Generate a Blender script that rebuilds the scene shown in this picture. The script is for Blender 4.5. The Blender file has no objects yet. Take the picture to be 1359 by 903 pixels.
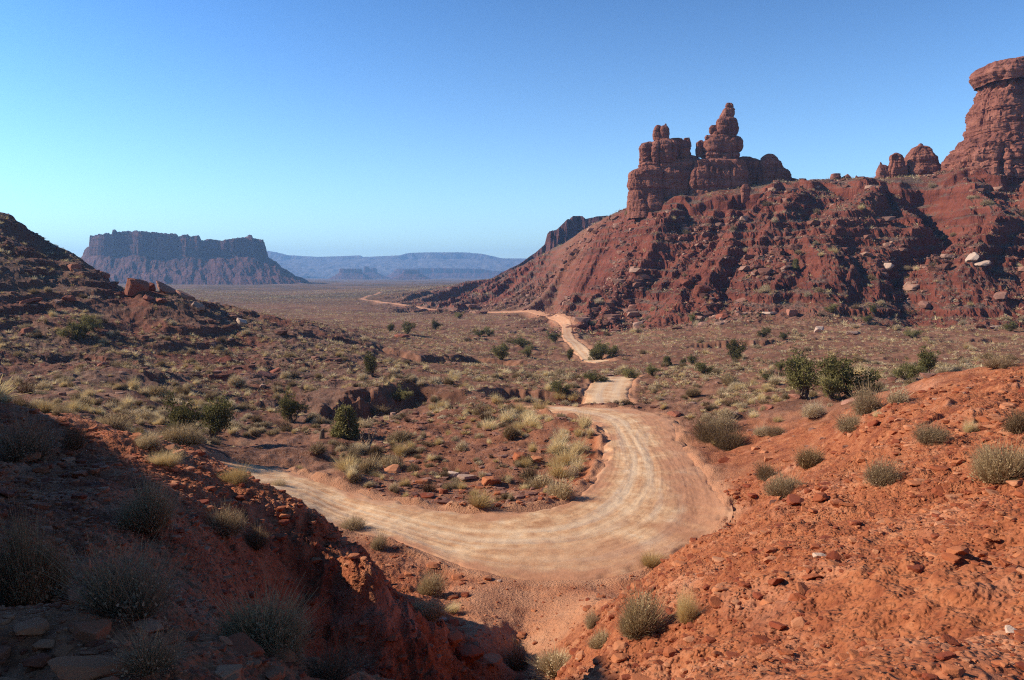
import bpy, bmesh, math, random
import numpy as np
from math import radians as R, sin, cos, tan, atan2, pi
from mathutils import Vector, Matrix

C = bpy.context.scene.collection
SC = bpy.context.scene
rng = np.random.default_rng(7)
random.seed(7)

# ------------------------------------------------------------------ camera, world, sun, exposure
F = 1057.0; CX = 679.5; CY = 451.5; PITCH = math.atan((451.5 - 366.0) / F)
cam_d = bpy.data.cameras.new('camera'); cam = bpy.data.objects.new('camera', cam_d); C.objects.link(cam)
cam_d.sensor_width = 36.0; cam_d.lens = 36.0 * F / 1359.0
cam_d.clip_start = 0.1; cam_d.clip_end = 40000
cam.location = (0, 0, 0); cam.rotation_euler = (R(90) - PITCH, 0, 0)
SC.camera = cam

SUN_AZ = -84.0      # degrees from the view direction (+Y), negative = to the left
SUN_EL = 31.0
sd = Vector((sin(R(SUN_AZ)) * cos(R(SUN_EL)), cos(R(SUN_AZ)) * cos(R(SUN_EL)), sin(R(SUN_EL))))
w = bpy.data.worlds.new('World'); SC.world = w; w.use_nodes = True
wt = w.node_tree; wt.nodes.clear()
sky = wt.nodes.new('ShaderNodeTexSky'); sky.sky_type = 'NISHITA'; sky.sun_disc = False
sky.sun_elevation = R(SUN_EL); sky.sun_rotation = R(SUN_AZ)
sky.altitude = 1500; sky.air_density = 0.95; sky.dust_density = 0.45; sky.ozone_density = 2.4
hs = wt.nodes.new('ShaderNodeHueSaturation'); hs.inputs['Saturation'].default_value = 1.06
bg = wt.nodes.new('ShaderNodeBackground'); bg.inputs[1].default_value = 0.14
wo = wt.nodes.new('ShaderNodeOutputWorld')
def vm(op, a, v):
    q = wt.nodes.new('ShaderNodeVectorMath'); q.operation = op; wt.links.new(a, q.inputs[0])
    q.inputs[1 if op == 'MULTIPLY' else 3].default_value = v if op == 'SCALE' else v; return q.outputs[0]
gm = wt.nodes.new('ShaderNodeGamma'); gm.inputs[1].default_value = 1.75
wt.links.new(vm('MULTIPLY', sky.outputs[0], (.2, .2, .2)), gm.inputs[0])       # a clear dry sky: deeper overhead, pale at the horizon
wt.links.new(vm('MULTIPLY', gm.outputs[0], (4.6, 5.5, 5.1)), hs.inputs['Color'])
tcw = wt.nodes.new('ShaderNodeTexCoord'); sp = wt.nodes.new('ShaderNodeSeparateXYZ'); wt.links.new(tcw.outputs['Generated'], sp.inputs[0])
def wm(op, a, v):
    q = wt.nodes.new('ShaderNodeMath'); q.operation = op
    for i_, e_ in enumerate((a, v)):
        if isinstance(e_, (int, float)): q.inputs[i_].default_value = e_
        else: wt.links.new(e_, q.inputs[i_])
    return q.outputs[0]
wf = wm('MULTIPLY', wm('POWER', 2.718, wm('MULTIPLY', wm('MAXIMUM', sp.outputs[2], 0.0), -7.0)), .88)      # dusty air whitens the sky low down
wmx = wt.nodes.new('ShaderNodeMix'); wmx.data_type = 'RGBA'; wt.links.new(wf, wmx.inputs[0]); wt.links.new(hs.outputs[0], wmx.inputs[6]); wmx.inputs[7].default_value = (3.35, 4.1, 4.45, 1)
wt.links.new(wmx.outputs[2], bg.inputs[0]); wt.links.new(bg.outputs[0], wo.inputs[0])
sun_d = bpy.data.lights.new('sun', 'SUN'); sun_d.energy = 5.0; sun_d.angle = R(0.53); sun_d.color = (1.0, 0.89, 0.74)
sun = bpy.data.objects.new('sun', sun_d); C.objects.link(sun)
sun.rotation_euler = sd.to_track_quat('Z', 'Y').to_euler(); sun.location = (-60, 20, 60)
SC.view_settings.view_transform = 'Standard'; SC.view_settings.look = 'None'
SC.view_settings.gamma = 1.0; SC.view_settings.use_curve_mapping = False; SC.view_settings.exposure = 0.6
SC.render.engine = 'CYCLES'
SC.cycles.max_bounces = 5; SC.cycles.diffuse_bounces = 3; SC.cycles.volume_bounces = 0
SC.cycles.use_adaptive_sampling = True; SC.cycles.adaptive_threshold = 0.008
SC.cycles.use_denoising = False; SC.cycles.filter_width = 1.15; SC.cycles.sample_clamp_indirect = 4.0

# ------------------------------------------------------------------ projection helpers
sa, ca = math.sin(PITCH), math.cos(PITCH)
def ray(px, py):
    return np.array([px - CX, F * ca + (CY - py) * sa, -F * sa + (CY - py) * ca])
def P(px, py, Y):
    d = ray(px, py); return d * (Y / d[1])
def proj(x, y, z):
    f = y * ca - z * sa; u = y * sa + z * ca
    return CX + F * x / f, CY - F * u / f

# ------------------------------------------------------------------ noise (numpy)
def _h(ix, iy, iz, seed):
    h = (ix * 374761393 + iy * 668265263 + iz * 2147483647 + seed * 1274126177) & 0xFFFFFFFF
    h = ((h ^ (h >> 13)) * 1274126177) & 0xFFFFFFFF
    h = ((h ^ (h >> 16)) * 2246822519) & 0xFFFFFFFF
    return (h ^ (h >> 15)) & 0xFFFF
def noise2(x, y, seed=0):
    ix = np.floor(x).astype(np.int64); iy = np.floor(y).astype(np.int64)
    fx = x - ix; fy = y - iy
    ux = fx * fx * fx * (fx * (fx * 6 - 15) + 10); uy = fy * fy * fy * (fy * (fy * 6 - 15) + 10)
    def g(a, b, dx, dy):
        ang = _h(a, b, 0, seed) * (2 * pi / 65536.0)
        return np.cos(ang) * dx + np.sin(ang) * dy
    n00 = g(ix, iy, fx, fy); n10 = g(ix + 1, iy, fx - 1, fy)
    n01 = g(ix, iy + 1, fx, fy - 1); n11 = g(ix + 1, iy + 1, fx - 1, fy - 1)
    a = n00 + ux * (n10 - n00); b = n01 + ux * (n11 - n01)
    return (a + uy * (b - a)) * 1.5
def noise3(x, y, z, seed=0):
    ix = np.floor(x).astype(np.int64); iy = np.floor(y).astype(np.int64); iz = np.floor(z).astype(np.int64)
    fx = x - ix; fy = y - iy; fz = z - iz
    s = lambda t: t * t * (3 - 2 * t)
    ux, uy, uz = s(fx), s(fy), s(fz)
    v = lambda a, b, c: _h(a, b, c, seed) / 32768.0 - 1.0
    def pl(c):
        a = v(ix, iy, c); b = v(ix + 1, iy, c); cc = v(ix, iy + 1, c); d = v(ix + 1, iy + 1, c)
        e = a + ux * (b - a); f = cc + ux * (d - cc); return e + uy * (f - e)
    a = pl(iz); b = pl(iz + 1)
    return a + uz * (b - a)
def fbm2(x, y, oct=4, seed=0, gain=0.5, lac=2.03):
    s = 0; a = 1.0
    for i in range(oct):
        s = s + a * noise2(x, y, seed + i); x = x * lac + 13.7; y = y * lac - 7.1; a *= gain
    return s
def ridged2(x, y, oct=4, seed=0, gain=0.5):
    s = 0; a = 1.0
    for i in range(oct):
        s = s + a * (1 - np.abs(noise2(x, y, seed + i)) * 2); x = x * 2.07 + 3.3; y = y * 2.07 + 9.1; a *= gain
    return s
def fbm3(x, y, z, oct=3, seed=0, gain=0.5):
    s = 0; a = 1.0
    for i in range(oct):
        s = s + a * noise3(x, y, z, seed + i); x = x * 2.03 + 5; y = y * 2.03 + 3; z = z * 2.03 + 1; a *= gain
    return s
def sm(a, b, x):
    t = np.clip((x - a) / (b - a), 0, 1); return t * t * (3 - 2 * t)

def pchip_slopes(X, Y):      # along the last axis
    h = np.diff(X, axis=-1); d = np.diff(Y, axis=-1) / h
    m = np.zeros_like(Y)
    w1 = 2 * h[..., 1:] + h[..., :-1]; w2 = h[..., 1:] + 2 * h[..., :-1]
    same = (d[..., 1:] * d[..., :-1]) > 0
    with np.errstate(divide='ignore', invalid='ignore'):
        hm = (w1 + w2) / (w1 / d[..., :-1] + w2 / d[..., 1:])
    m[..., 1:-1] = np.where(same, hm, 0)
    m[..., 0] = d[..., 0]; m[..., -1] = d[..., -1]
    return m
def pchip(X, Y, q):
    X = np.asarray(X, float); Y = np.asarray(Y, float); m = pchip_slopes(X, Y)
    q = np.clip(q, X[0], X[-1]); i = np.clip(np.searchsorted(X, q, side='right') - 1, 0, len(X) - 2)
    h = X[i + 1] - X[i]; t = (q - X[i]) / h
    return ((2*t**3 - 3*t**2 + 1) * Y[i] + (t**3 - 2*t**2 + t) * h * m[i] + (-2*t**3 + 3*t**2) * Y[i + 1] + (t**3 - t**2) * h * m[i + 1])

# ------------------------------------------------------------------ terrain: feature lines near -> far, entries (px, py, distance)
LN = [
 # near floor in front of the camera
 [(0,903,3.2),(150,903,3.3),(300,905,3.6),(430,915,4),(520,950,4),(620,1000,4.2),(700,1000,4.4),(760,990,4.3),(850,960,4),(950,930,3.8),(1050,910,3.6),(1150,903,3.4),(1359,903,3.2)],
 [(0,800,6),(150,815,6.3),(300,850,6.2),(430,885,6.2),(520,935,6),(620,965,7),(700,960,8.5),(760,915,8.5),(850,850,8),(950,805,8),(1050,780,7.5),(1150,760,7),(1359,735,6.5)],
 [(0,680,11),(150,710,10.5),(280,775,10),(340,860,10.6),(400,960,12),(430,1040,13),(520,1040,13.2),(620,960,14.5),(700,915,17.3),(760,872,16),(850,800,13),(950,742,12.5),(1050,705,12),(1150,690,11),(1359,655,10)],
 [(0,610,15),(150,640,14.5),(280,700,14),(340,770,14),(400,850,14.8),(430,868,15.2),(520,900,14.9),(580,905,15.2),(620,912,15.6),(700,870,20),(760,840,19),(850,788,15.5),(950,730,15.5),(1050,672,16),(1150,640,15),(1359,598,14)],
 [(0,545,21),(100,556,21),(200,580,20.5),(300,628,19.5),(350,655,18.5),(430,697,17.5),(475,735,16.5),(520,785,15.9),(570,840,16),(620,886,16.6),(700,832,22),(760,806,22.5),(830,790,18.6),(880,752,18.6),(950,708,19.2),(1030,668,20),(1060,638,21),(1150,605,22),(1240,573,22),(1359,560,20)],
 [(0,560,29),(100,570,29),(200,602,28),(300,648,27),(430,745,24.5),(520,790,23.3),(570,800,22.8),(620,805,22.8),(700,792,24.5),(760,775,25.5),(830,778,25.3),(880,778,25.3),(950,770,25),(1030,722,26),(1060,690,26.5),(1100,640,27),(1150,592,27),(1240,552,27),(1359,537,26)],
 [(0,545,40),(100,550,38),(200,582,36),(300,635,35),(430,668,35),(520,695,32.1),(620,720,29.9),(700,725,29.4),(760,722,29.7),(850,715,30.3),(880,702,31.5),(950,690,32.6),(1030,650,32.5),(1100,602,34),(1150,560,33),(1240,520,34),(1359,492,33)],
 [(0,530,50),(100,532,50),(200,560,46),(300,612,42),(430,640,38.6),(520,662,35.7),(620,678,33.9),(700,678,33.9),(760,665,35.4),(820,642,38.3),(880,640,38.6),(950,628,40.4),(1030,590,42),(1100,560,42),(1150,535,38),(1200,520,37.5),(1240,503,37),(1300,489,36.5),(1359,479,36)],
 [(0,515,62),(150,530,58),(300,582,52),(430,603,47),(520,618,45),(620,635,42),(700,630,42.5),(760,605,45.5),(810,593,46.6),(880,590,47.2),(950,570,51),(1030,545,53),(1100,530,54),(1150,530,50),(1240,540,48),(1359,540,47)],
 [(0,495,78),(150,505,75),(300,545,67),(430,565,62),(520,562,61),(620,566,58.5),(700,555,59),(760,554,57),(820,551,57.5),(890,549,57.8),(950,540,61),(1030,525,64),(1100,515,66),(1150,510,68),(1240,505,68),(1359,505,66)],
 [(0,470,100),(150,485,95),(300,520,86),(430,535,80),(520,530,78),(620,530,72),(700,536,66.3),(760,538,64.5),(830,537,64.5),(890,541,62),(950,527,69),(1030,510,78),(1100,500,84),(1359,495,84)],
 [(0,450,115),(150,468,115),(300,505,100),(430,511,92),(520,508,90),(620,521,84),(700,545,80),(760,552,80),(830,552,80),(890,545,80),(950,530,84),(1030,515,90),(1100,500,98),(1359,495,98)],
 [(0,398,128),(150,430,132),(300,475,125),(430,500,115),(520,500,112),(620,508,105),(700,512,102),(760,511,102),(830,510,103),(950,500,106),(1030,492,110),(1100,485,115),(1359,480,118)],
 [(-150,250,200),(0,283,190),(60,320,182),(120,348,165),(165,382,160),(200,390,150),(260,400,155),(330,415,170),(400,435,165),(480,463,150),(520,478,145),(620,490,135),(700,495,130),(780,497,130),(830,497,130),(950,487,135),(1030,475,145),(1100,470,150),(1359,462,155)],
 [(0,335,230),(120,390,230),(200,408,225),(260,414,230),(330,425,240),(400,436,240),(480,445,225),(520,452,215),(620,465,200),(700,473,190),(780,478,187),(830,473,190),(950,462,200),(1030,455,205),(1100,450,210),(1359,446,212)],
 [(0,385,400),(120,403,400),(260,415,400),(330,418,400),(400,424,380),(520,430,350),(620,437,320),(700,442,300),(760,443,290),(830,438,285),(950,434,262),(1030,434,255),(1100,434,250),(1250,432,248),(1359,428,245)],
 [(0,385,650),(260,400,650),(400,405,600),(520,412,540),(620,416,480),(700,418,430),(730,418,420),(760,405,395),(830,378,352),(950,350,325),(1030,342,310),(1100,338,303),(1250,328,297),(1359,318,292)],
 [(0,383,950),(120,385,950),(260,388,950),(400,392,950),(480,390,950),(540,386.5,900),(600,379.5,850),(650,371,760),(700,351,680),(740,327,600),(780,303,530),(830,277,460),(870,264,432),(950,253,418),(1030,244,415),(1060,242,410),(1100,239,405),(1160,238,400),(1250,229,392),(1280,225,388),(1359,215,382)],
 [(0,380,1400),(260,382,1400),(480,383,1400),(600,380,1250),(650,375,1100),(700,362,950),(740,345,850),(780,325,740),(830,305,640),(950,285,560),(1100,265,540),(1250,255,520),(1359,245,520)],
]
def ang(th, r, z): return (R(th), math.log(r), z / r)
EXTRA = {   # off-frame continuation: theta(deg), r, z; unseen left hill shaped to shade the near slope
 0: [(-60,3.6,-.9),(-90,3.6,0.3),(50,3.6,-1.5),(90,3.6,-1.2)],
 1: [(-48,8,-.2),(-70,8,2.3),(-100,8,2.4),(55,8,-1.6),(90,8,-0.6)],
 2: [(-42,14,0.2),(-55,14,4.0),(-75,14,5.6),(-100,14,6),(55,14,-1.4),(90,14,0.8)],
 3: [(-42,19,0.2),(-55,20,5),(-75,20,9),(-100,20,10),(55,20,-1),(90,20,1)],
 4: [(-40,27,-.4),(-46,28,1.2),(-53,29,4.6),(-61,29,9),(-75,30,13),(-100,30,14),(55,27,-1),(90,28,1)],
 5: [(-40,36,-1.5),(-48,38,4),(-58,39,10),(-75,40,16),(-100,40,17),(55,36,-1.2),(90,36,1)],
 6: [(-40,46,-4),(-48,48,1.5),(-75,50,18),(-100,50,17),(50,44,-2),(90,45,0)],
 7: [(-40,58,-6.0),(-50,60,0),(-75,62,15),(-100,62,15),(50,50,-3),(90,52,-1)],
 8: [(-42,72,-6),(-55,74,1),(-90,74,10),(50,62,-6),(90,64,-4)],
 9: [(-42,90,-6),(-55,92,1),(-90,92,8),(50,80,-8),(90,82,-6)],
 10:[(-42,116,-5),(-60,118,5),(-90,118,8),(50,105,-9),(90,105,-8)],
 11:[(-42,135,-1),(-60,136,10),(-90,136,12),(50,125,-10),(90,125,-10)],
 12:[(-42,155,1),(-60,155,10),(-90,160,24),(50,150,-11),(90,150,-11)],
 13:[(-46,210,20),(-60,210,24),(-90,200,36),(50,190,-11),(90,190,-11)],
 14:[(-44,280,20),(-60,280,40),(-90,280,36),(50,260,-12),(90,260,-12)],
 15:[(-44,450,8),(-60,450,30),(-90,450,30),(50,310,-10),(90,310,-10)],
 16:[(-44,760,-10),(-60,760,10),(-90,760,10),(50,370,18),(90,370,10)],
 17:[(-44,1100,-20),(-90,1100,-10),(50,480,60),(90,480,40)],
 18:[(-44,1700,-22),(-90,1700,-20),(50,650,55),(90,650,40)],
}
lines = []
for k, ln in enumerate(LN):
    pts = []
    for px, py, Y in ln:
        p = P(px, py, Y); r = math.hypot(p[0], p[1]); pts.append((math.atan2(p[0], p[1]), math.log(r), p[2] / r))
    lo, hi = min(p[0] for p in pts), max(p[0] for p in pts)
    for th, r, z in EXTRA.get(k, []):
        if R(th) < lo - .03 or R(th) > hi + .03: pts.append(ang(th, r, z))
    pts.sort(); lines.append(np.array(pts))

TH_MAX = R(108)
fine = np.linspace(R(-35.5), R(35.5), 1120)
side = np.concatenate([R(35.5) + (TH_MAX - R(35.5)) * (np.linspace(0, 1, 130)[1:]) ** 1.35])
TH = np.concatenate([-side[::-1], fine, side])
LR = np.concatenate([np.linspace(math.log(0.35), math.log(2.6), 30)[:-1], np.linspace(math.log(2.6), math.log(260), 980)[:-1],
                     np.linspace(math.log(260), math.log(440), 330)[:-1], np.linspace(math.log(440), math.log(1000), 200)[:-1], np.linspace(math.log(1000), math.log(9600), 150)])
KR = [np.full(TH.shape, math.log(0.35)), np.full(TH.shape, math.log(1.6))]
KZ = [np.full(TH.shape, -1.62), np.full(TH.shape, -1.66)]
for ln in lines:
    lr = pchip(ln[:, 0], ln[:, 1], TH); t = pchip(ln[:, 0], ln[:, 2], TH)
    lr = np.maximum(lr, KR[-1] + 0.03); KR.append(lr); KZ.append(t * np.exp(lr))
for rr, zz in ((3000, -24.0), (9600, -25.0)):
    KR.append(np.full(TH.shape, math.log(rr))); KZ.append(np.full(TH.shape, zz))
KR = np.stack(KR, 1); KZ = np.stack(KZ, 1)
M_ = pchip_slopes(KR, KZ)
ZB = np.empty((len(TH), len(LR)))
for i in range(len(TH)):
    X, Yv, m = KR[i], KZ[i], M_[i]
    j = np.clip(np.searchsorted(X, LR, side='right') - 1, 0, len(X) - 2)
    h = X[j + 1] - X[j]; t = (LR - X[j]) / h
    ZB[i] = ((2*t**3 - 3*t**2 + 1) * Yv[j] + (t**3 - 2*t**2 + t) * h * m[j] + (-2*t**3 + 3*t**2) * Yv[j + 1] + (t**3 - t**2) * h * m[j + 1])
def blur(a, n, axis):
    for _ in range(n):
        s = np.moveaxis(a, axis, 0).copy(); c = s.copy()
        c[1:-1] = 0.25 * s[:-2] + 0.5 * s[1:-1] + 0.25 * s[2:]
        a = np.moveaxis(c, 0, axis)
    return a
ZB = blur(ZB, 10, 0); ZB = blur(ZB, 6, 1)
RR = np.exp(LR)[None, :]
GX = np.sin(TH)[:, None] * RR; GY = np.cos(TH)[:, None] * RR
iTH = np.arange(len(TH)); iLR = np.arange(len(LR))
def sample(T, x, y):
    th = np.arctan2(x, y); lr = np.log(np.maximum(np.hypot(x, y), 0.36))
    a = np.interp(th, TH, iTH); b = np.interp(lr, LR, iLR)
    i = np.clip(a.astype(int), 0, len(TH) - 2); j = np.clip(b.astype(int), 0, len(LR) - 2); fa = a - i; fb = b - j
    return (T[i, j] * (1-fa) * (1-fb) + T[i+1, j] * fa * (1-fb) + T[i, j+1] * (1-fa) * fb + T[i+1, j+1] * fa * fb)
def hit_in(T, px, py, ymin=0.0):
    d = ray(px, py); r0 = math.hypot(d[0], d[1]); t = d[2] / r0; th = math.atan2(d[0], d[1])
    i = int(np.clip(np.searchsorted(TH, th), 1, len(TH) - 1)); f = (th - TH[i-1]) / (TH[i] - TH[i-1])
    col = T[i-1] * (1-f) + T[i] * f; tt = col / RR[0]
    ok = np.where((tt >= t) & (RR[0] * cos(th) > ymin))[0]
    if len(ok) == 0: return None
    j = ok[0]
    if j > 0 and tt[j-1] < t:
        g = (t - tt[j-1]) / (tt[j] - tt[j-1]); r = math.exp(LR[j-1] * (1-g) + LR[j] * g)
    else: r = RR[0][j]
    return np.array([r * sin(th), r * cos(th), t * r])

# ------------------------------------------------------------------ road strips (edges read off the base surface)
def spline(pts, n):
    pts = np.array(pts, float); s = np.concatenate([[0], np.cumsum(np.hypot(*np.diff(pts[:, :2], axis=0).T))])
    q = np.linspace(0, s[-1], n)
    return np.stack([pchip(s, pts[:, k], q) for k in range(pts.shape[1])], 1)
def strip_edges(A, B, ymin, n):
    out = []
    for E in (A, B):
        e = []
        for i, (px, py) in enumerate(E):
            p = hit_in(ZB, px, py, ymin[i] if isinstance(ymin, (list, tuple)) else ymin)
            e.append(p[:2])
        out.append(spline(e, n))
    return out
inner = [(225,585),(310,613),(360,620),(430,641),(500,660),(560,671),(620,679),(700,677),(750,666),(785,640),(803,612),(806,590),(797,567),(776,556),(735,548),(697,540)]
outer = [(225,640),(330,668),(430,694),(500,713),(560,732),(620,754),(700,772),(780,772),(880,745),(950,704),(965,672),(945,638),(905,588),(892,556),(840,543),(690,537.6)]
def paired(A, B, ymin, n):
    a = np.array([hit_in(ZB, px, py, ymin)[:2] for px, py in A]); b = np.array([hit_in(ZB, px, py, ymin)[:2] for px, py in B])
    s = np.concatenate([[0], np.cumsum(np.hypot(*np.diff((a + b) / 2, axis=0).T))]); q = np.linspace(0, s[-1], n)
    f = lambda e: blur(np.stack([pchip(s, e[:, k], q) for k in (0, 1)], 1), 60, 0)
    return f(a), f(b)
E1 = paired(inner, outer, 24, 460)
# tail of the bend running back to the crest and over it to the next rise (widths in metres)
def ribbon(pts, w, n):
    c = spline(pts, n); t = np.gradient(c[:, :2], axis=0); t /= np.linalg.norm(t, axis=1)[:, None]
    nn = np.stack([-t[:, 1], t[:, 0]], 1); ww = w if np.isscalar(w) else np.interp(np.linspace(0, 1, n), np.linspace(0, 1, len(w)), w)
    ww = np.broadcast_to(np.asarray(ww), (n,))[:, None]
    return c[:, :2] + nn * ww / 2, c[:, :2] - nn * ww / 2
def gp(px, Y): p = P(px, 500, Y); return (p[0], p[1])
E2 = ribbon([gp(822,65.5), gp(812,72), gp(806,82), gp(804,92), gp(812,102), gp(822,110)], [6.5] + [5.6] * 5, 160)
E3 = ribbon([gp(800,183), gp(786,189), gp(776,205), gp(765,235), gp(756,265), gp(753,300), gp(750,345), gp(738,390), gp(727,420), gp(706,445), gp(665,470), gp(620,500), gp(580,540), gp(545,600), gp(515,660), gp(495,710), gp(482,760), gp(490,850), gp(510,1000)],
            [4.6] * 6 + [3.0] * 4 + [2.0] * 5, 1300)
strips = [E1, E2, E3]
# rasterised soft road mask in two resolutions
def rasterise(x0, x1, y0, y1, st, grow):
    nx = int((x1 - x0) / st); ny = int((y1 - y0) / st); m = np.zeros((nx, ny))
    for A, B in strips:
        n = len(A); k = np.linspace(0, 1, max(6, int(16 / st) if st < 1 else 14))
        q = 4
        Af = np.stack([np.interp(np.linspace(0, n-1, n*q), np.arange(n), A[:, i]) for i in (0, 1)], 1)
        Bf = np.stack([np.interp(np.linspace(0, n-1, n*q), np.arange(n), B[:, i]) for i in (0, 1)], 1)
        kk = np.linspace(0, 1, 120)[:, None, None]
        pts = (Af[None] * (1-kk) + Bf[None] * kk).reshape(-1, 2)
        ix = ((pts[:, 0] - x0) / st).astype(int); iy = ((pts[:, 1] - y0) / st).astype(int)
        g = (ix >= 0) & (ix < nx) & (iy >= 0) & (iy < ny); m[ix[g], iy[g]] = 1
    m = blur(blur(m, grow, 0), grow, 1)
    return m, x0, y0, st
RM1 = rasterise(-42, 44, 16, 126, 0.25, 6)
RM2 = rasterise(-220, 140, 120, 1050, 1.0, 2)
def rmask(x, y):
    out = np.zeros(x.shape)
    for (m, x0, y0, st) in (RM1, RM2):
        a = (x - x0) / st - .5; b = (y - y0) / st - .5
        i = np.floor(a).astype(int); j = np.floor(b).astype(int)
        g = (i >= 0) & (i < m.shape[0] - 1) & (j >= 0) & (j < m.shape[1] - 1)
        ii = i[g]; jj = j[g]; fa = a[g] - ii; fb = b[g] - jj
        out[g] = np.maximum(out[g], m[ii, jj]*(1-fa)*(1-fb) + m[ii+1, jj]*fa*(1-fb) + m[ii, jj+1]*(1-fa)*fb + m[ii+1, jj+1]*fa*fb)
    return out
ROAD = rmask(GX, GY)
free = 1 - sm(0.35, 0.95, ROAD)

# ------------------------------------------------------------------ zones and relief
TT = TH[:, None] + 0 * RR
PXg, _ = proj(GX, np.maximum(GY, .1), ZB)
Rg = RR + 0 * TT
near = 1 - sm(24, 34, Rg)
left_near = near * sm(R(2), R(-6), TT)
right_near = sm(R(3), R(9), TT) * (1 - sm(34, 46, Rg))
hillL = sm(R(-6), R(-15), TT) * sm(60, 90, Rg) * (1 - sm(260, 420, Rg))
talus = sm(R(-1), R(6), TT) * sm(262, 300, Rg) * (1 - sm(430, 560, Rg)) + sm(R(-13), R(-3), TT) * (1 - sm(R(1), R(7), TT)) * sm(440 + 4 * 0, 560, Rg) * (1 - sm(900, 1100, Rg))
talus = np.clip(talus, 0, 1)
plain = sm(45, 70, Rg) * (1 - talus)
Z = ZB.copy()
# broad undulation of the plain
Z += plain * sm(60, 150, Rg) * (1.0 * fbm2(GX / 55, GY / 55, 3, 3) + 0.4 * fbm2(GX / 13, GY / 13, 3, 9))
Z += sm(700, 1200, Rg) * (1 - talus) * 3.0 * fbm2(GX / 300, GY / 150, 3, 17)
# spurs and gullies running down the talus slope
wx = GX + 9 * fbm2(GX / 60, GY / 60, 3, 21); wy = GY + 9 * fbm2(GX / 60 + 9, GY / 60, 3, 22)
aa = (wx * 0.86 - wy * 0.50); bb = (wx * 0.50 + wy * 0.86)
g1 = ridged2(aa / 46, bb / 330, 2, 31) - 0.95
g2 = ridged2(aa / 15, bb / 190, 2, 35) - 0.95
g3 = fbm2(GX / 6, GY / 6, 4, 37)
rc = np.exp(KR[:, 19])[:, None]; rf = np.exp(KR[:, 17])[:, None]
crestfade = 1 - sm(.905, .985, Rg / rc) * (.5 + .43 * sm(R(2), R(5), TT))
footf = .35 + .65 * sm(5, 60, Rg - rf)
Z += talus * crestfade * (1 - sm(0.0, .3, blur(blur(ROAD, 12, 0), 8, 1))) * (footf * (9.0 * g1 + 3.0 * g2) + .6 * g3 + .9 * (ridged2(GX / 7 + .3 * noise2(GX / 5, GY / 5, 8), GY / 9, 4, 39, .6) - 1) + .45 * fbm2(GX / 1.8, GY / 1.8, 3, 38)) - talus * crestfade * .8
rimn = Rg - rc * .945 + 7 * fbm2(GX / 14, GY / 30, 3, 47)
Z -= talus * 4.0 * (1 - sm(-1.2, 1.2, rimn)) * sm(.78, .93, Rg / rc) * sm(R(9), R(13), TT)
# ledges of harder strata (terracing)
def terrace(z, step, sharp, ph):
    q = (z + ph) / step; f = q - np.floor(q); return (np.floor(q) + sm(0.5 - sharp, 0.5 + sharp, f)) * step - ph
zt = terrace(Z, 4.2, 0.2, 1.5 + 1.0 * fbm2(GX / 40, GY / 40, 2, 44))
tm = talus * sm(-0.3, 0.3, fbm2(GX / 26, GY / 26, 3, 45) + .2 * sm(330, 360, Rg)) * (1 - .93 * sm(.93, .99, Rg / rc))
Z = Z + tm * 0.5 * (zt - Z)
# left hillside: ledges and lumps
Z += hillL * (.8 * fbm2(GX / 24, GY / 24, 4, 51) + 0.55 * (ridged2((GX + GY * .3) / 26, GY / 14, 3, 53) - .9) + .14 * fbm2(GX / 1.6, GY / 1.6, 4, 52))
zt = terrace(Z, 2.0, 0.13, 0.6 + 0.9 * fbm2(GX / 25, GY / 25, 4, 54))
Z = Z + hillL * sm(-.2, .3, fbm2(GX / 18, GY / 18, 3, 55) + .1) * 0.45 * (zt - Z)
# the wash: a carved channel whose far bank stands in shade
def seg_dist(x, y, pts):
    best = np.full(x.shape, 1e9); par = np.zeros(x.shape); L = 0
    for (a, b) in zip(pts[:-1], pts[1:]):
        ax, ay = a; dx, dy = b[0] - ax, b[1] - ay; l2 = dx*dx + dy*dy
        t = np.clip(((x - ax) * dx + (y - ay) * dy) / l2, 0, 1)
        d = np.hypot(x - ax - t * dx, y - ay - t * dy); m = d < best; best[m] = d[m]; par[m] = (L + t * math.sqrt(l2))[m]; L += math.sqrt(l2)
    return best, par / L
selr = (Rg > 45) & (Rg < 330)
xs, ys = GX[selr], GY[selr]
def carve(pts, half, depth, bank, seed, fade=.12):
    d, s = seg_dist(xs, ys, pts)
    d = d + 1.6 * fbm2(xs / 5, ys / 5, 5, seed) + .5 * noise2(xs / 1.1, ys / 1.1, seed + 3)
    dep = depth * sm(0, fade, s) * (1 - sm(1 - fade, 1, s))
    Z[selr] -= dep * (1 - sm(half, half + bank, d)) * free[selr]
carve([gp(400,68), gp(460,70), gp(520,74), gp(590,82)], 4.0, 1.1, 5.0, 60)
carve([gp(400,73), gp(450,76), gp(500,80), gp(550,85), gp(592,92)], 2.6, 3.0, 2.4, 61, .12)
carve([gp(640,93), gp(700,90), gp(760,88), gp(775,93)], 3.2, 2.8, 1.2, 63)
carve([gp(830,120), gp(900,128), gp(980,122), gp(1100,128), gp(1250,132)], 3.4, 3.0, 1.3, 65)
carve([gp(420,150), gp(500,160), gp(560,150), gp(640,170), gp(700,160)], 3, 1.6, 2, 67)
carve([gp(60,110), gp(130,102), gp(230,98), gp(330,100)], 3.2, 2.6, 1.4, 68)
carve([gp(900,205), gp(1000,198), gp(1100,200), gp(1200,195), gp(1359,200)], 4, 3.4, 1.5, 69)
# ledge breaks in the plain, seen as dark lines
carve([gp(560,240), gp(650,262), gp(700,250)], 3, 1.6, 1.5, 71)
# hummocky ground under the scrub
mid = sm(30, 45, Rg) * (1 - sm(300, 420, Rg)) * (1 - right_near)
Z += mid * free * (0.35 * fbm2(GX / 7, GY / 7, 3, 73) + 0.22 * fbm2(GX / 1.9, GY / 1.9, 4, 75))
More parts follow.
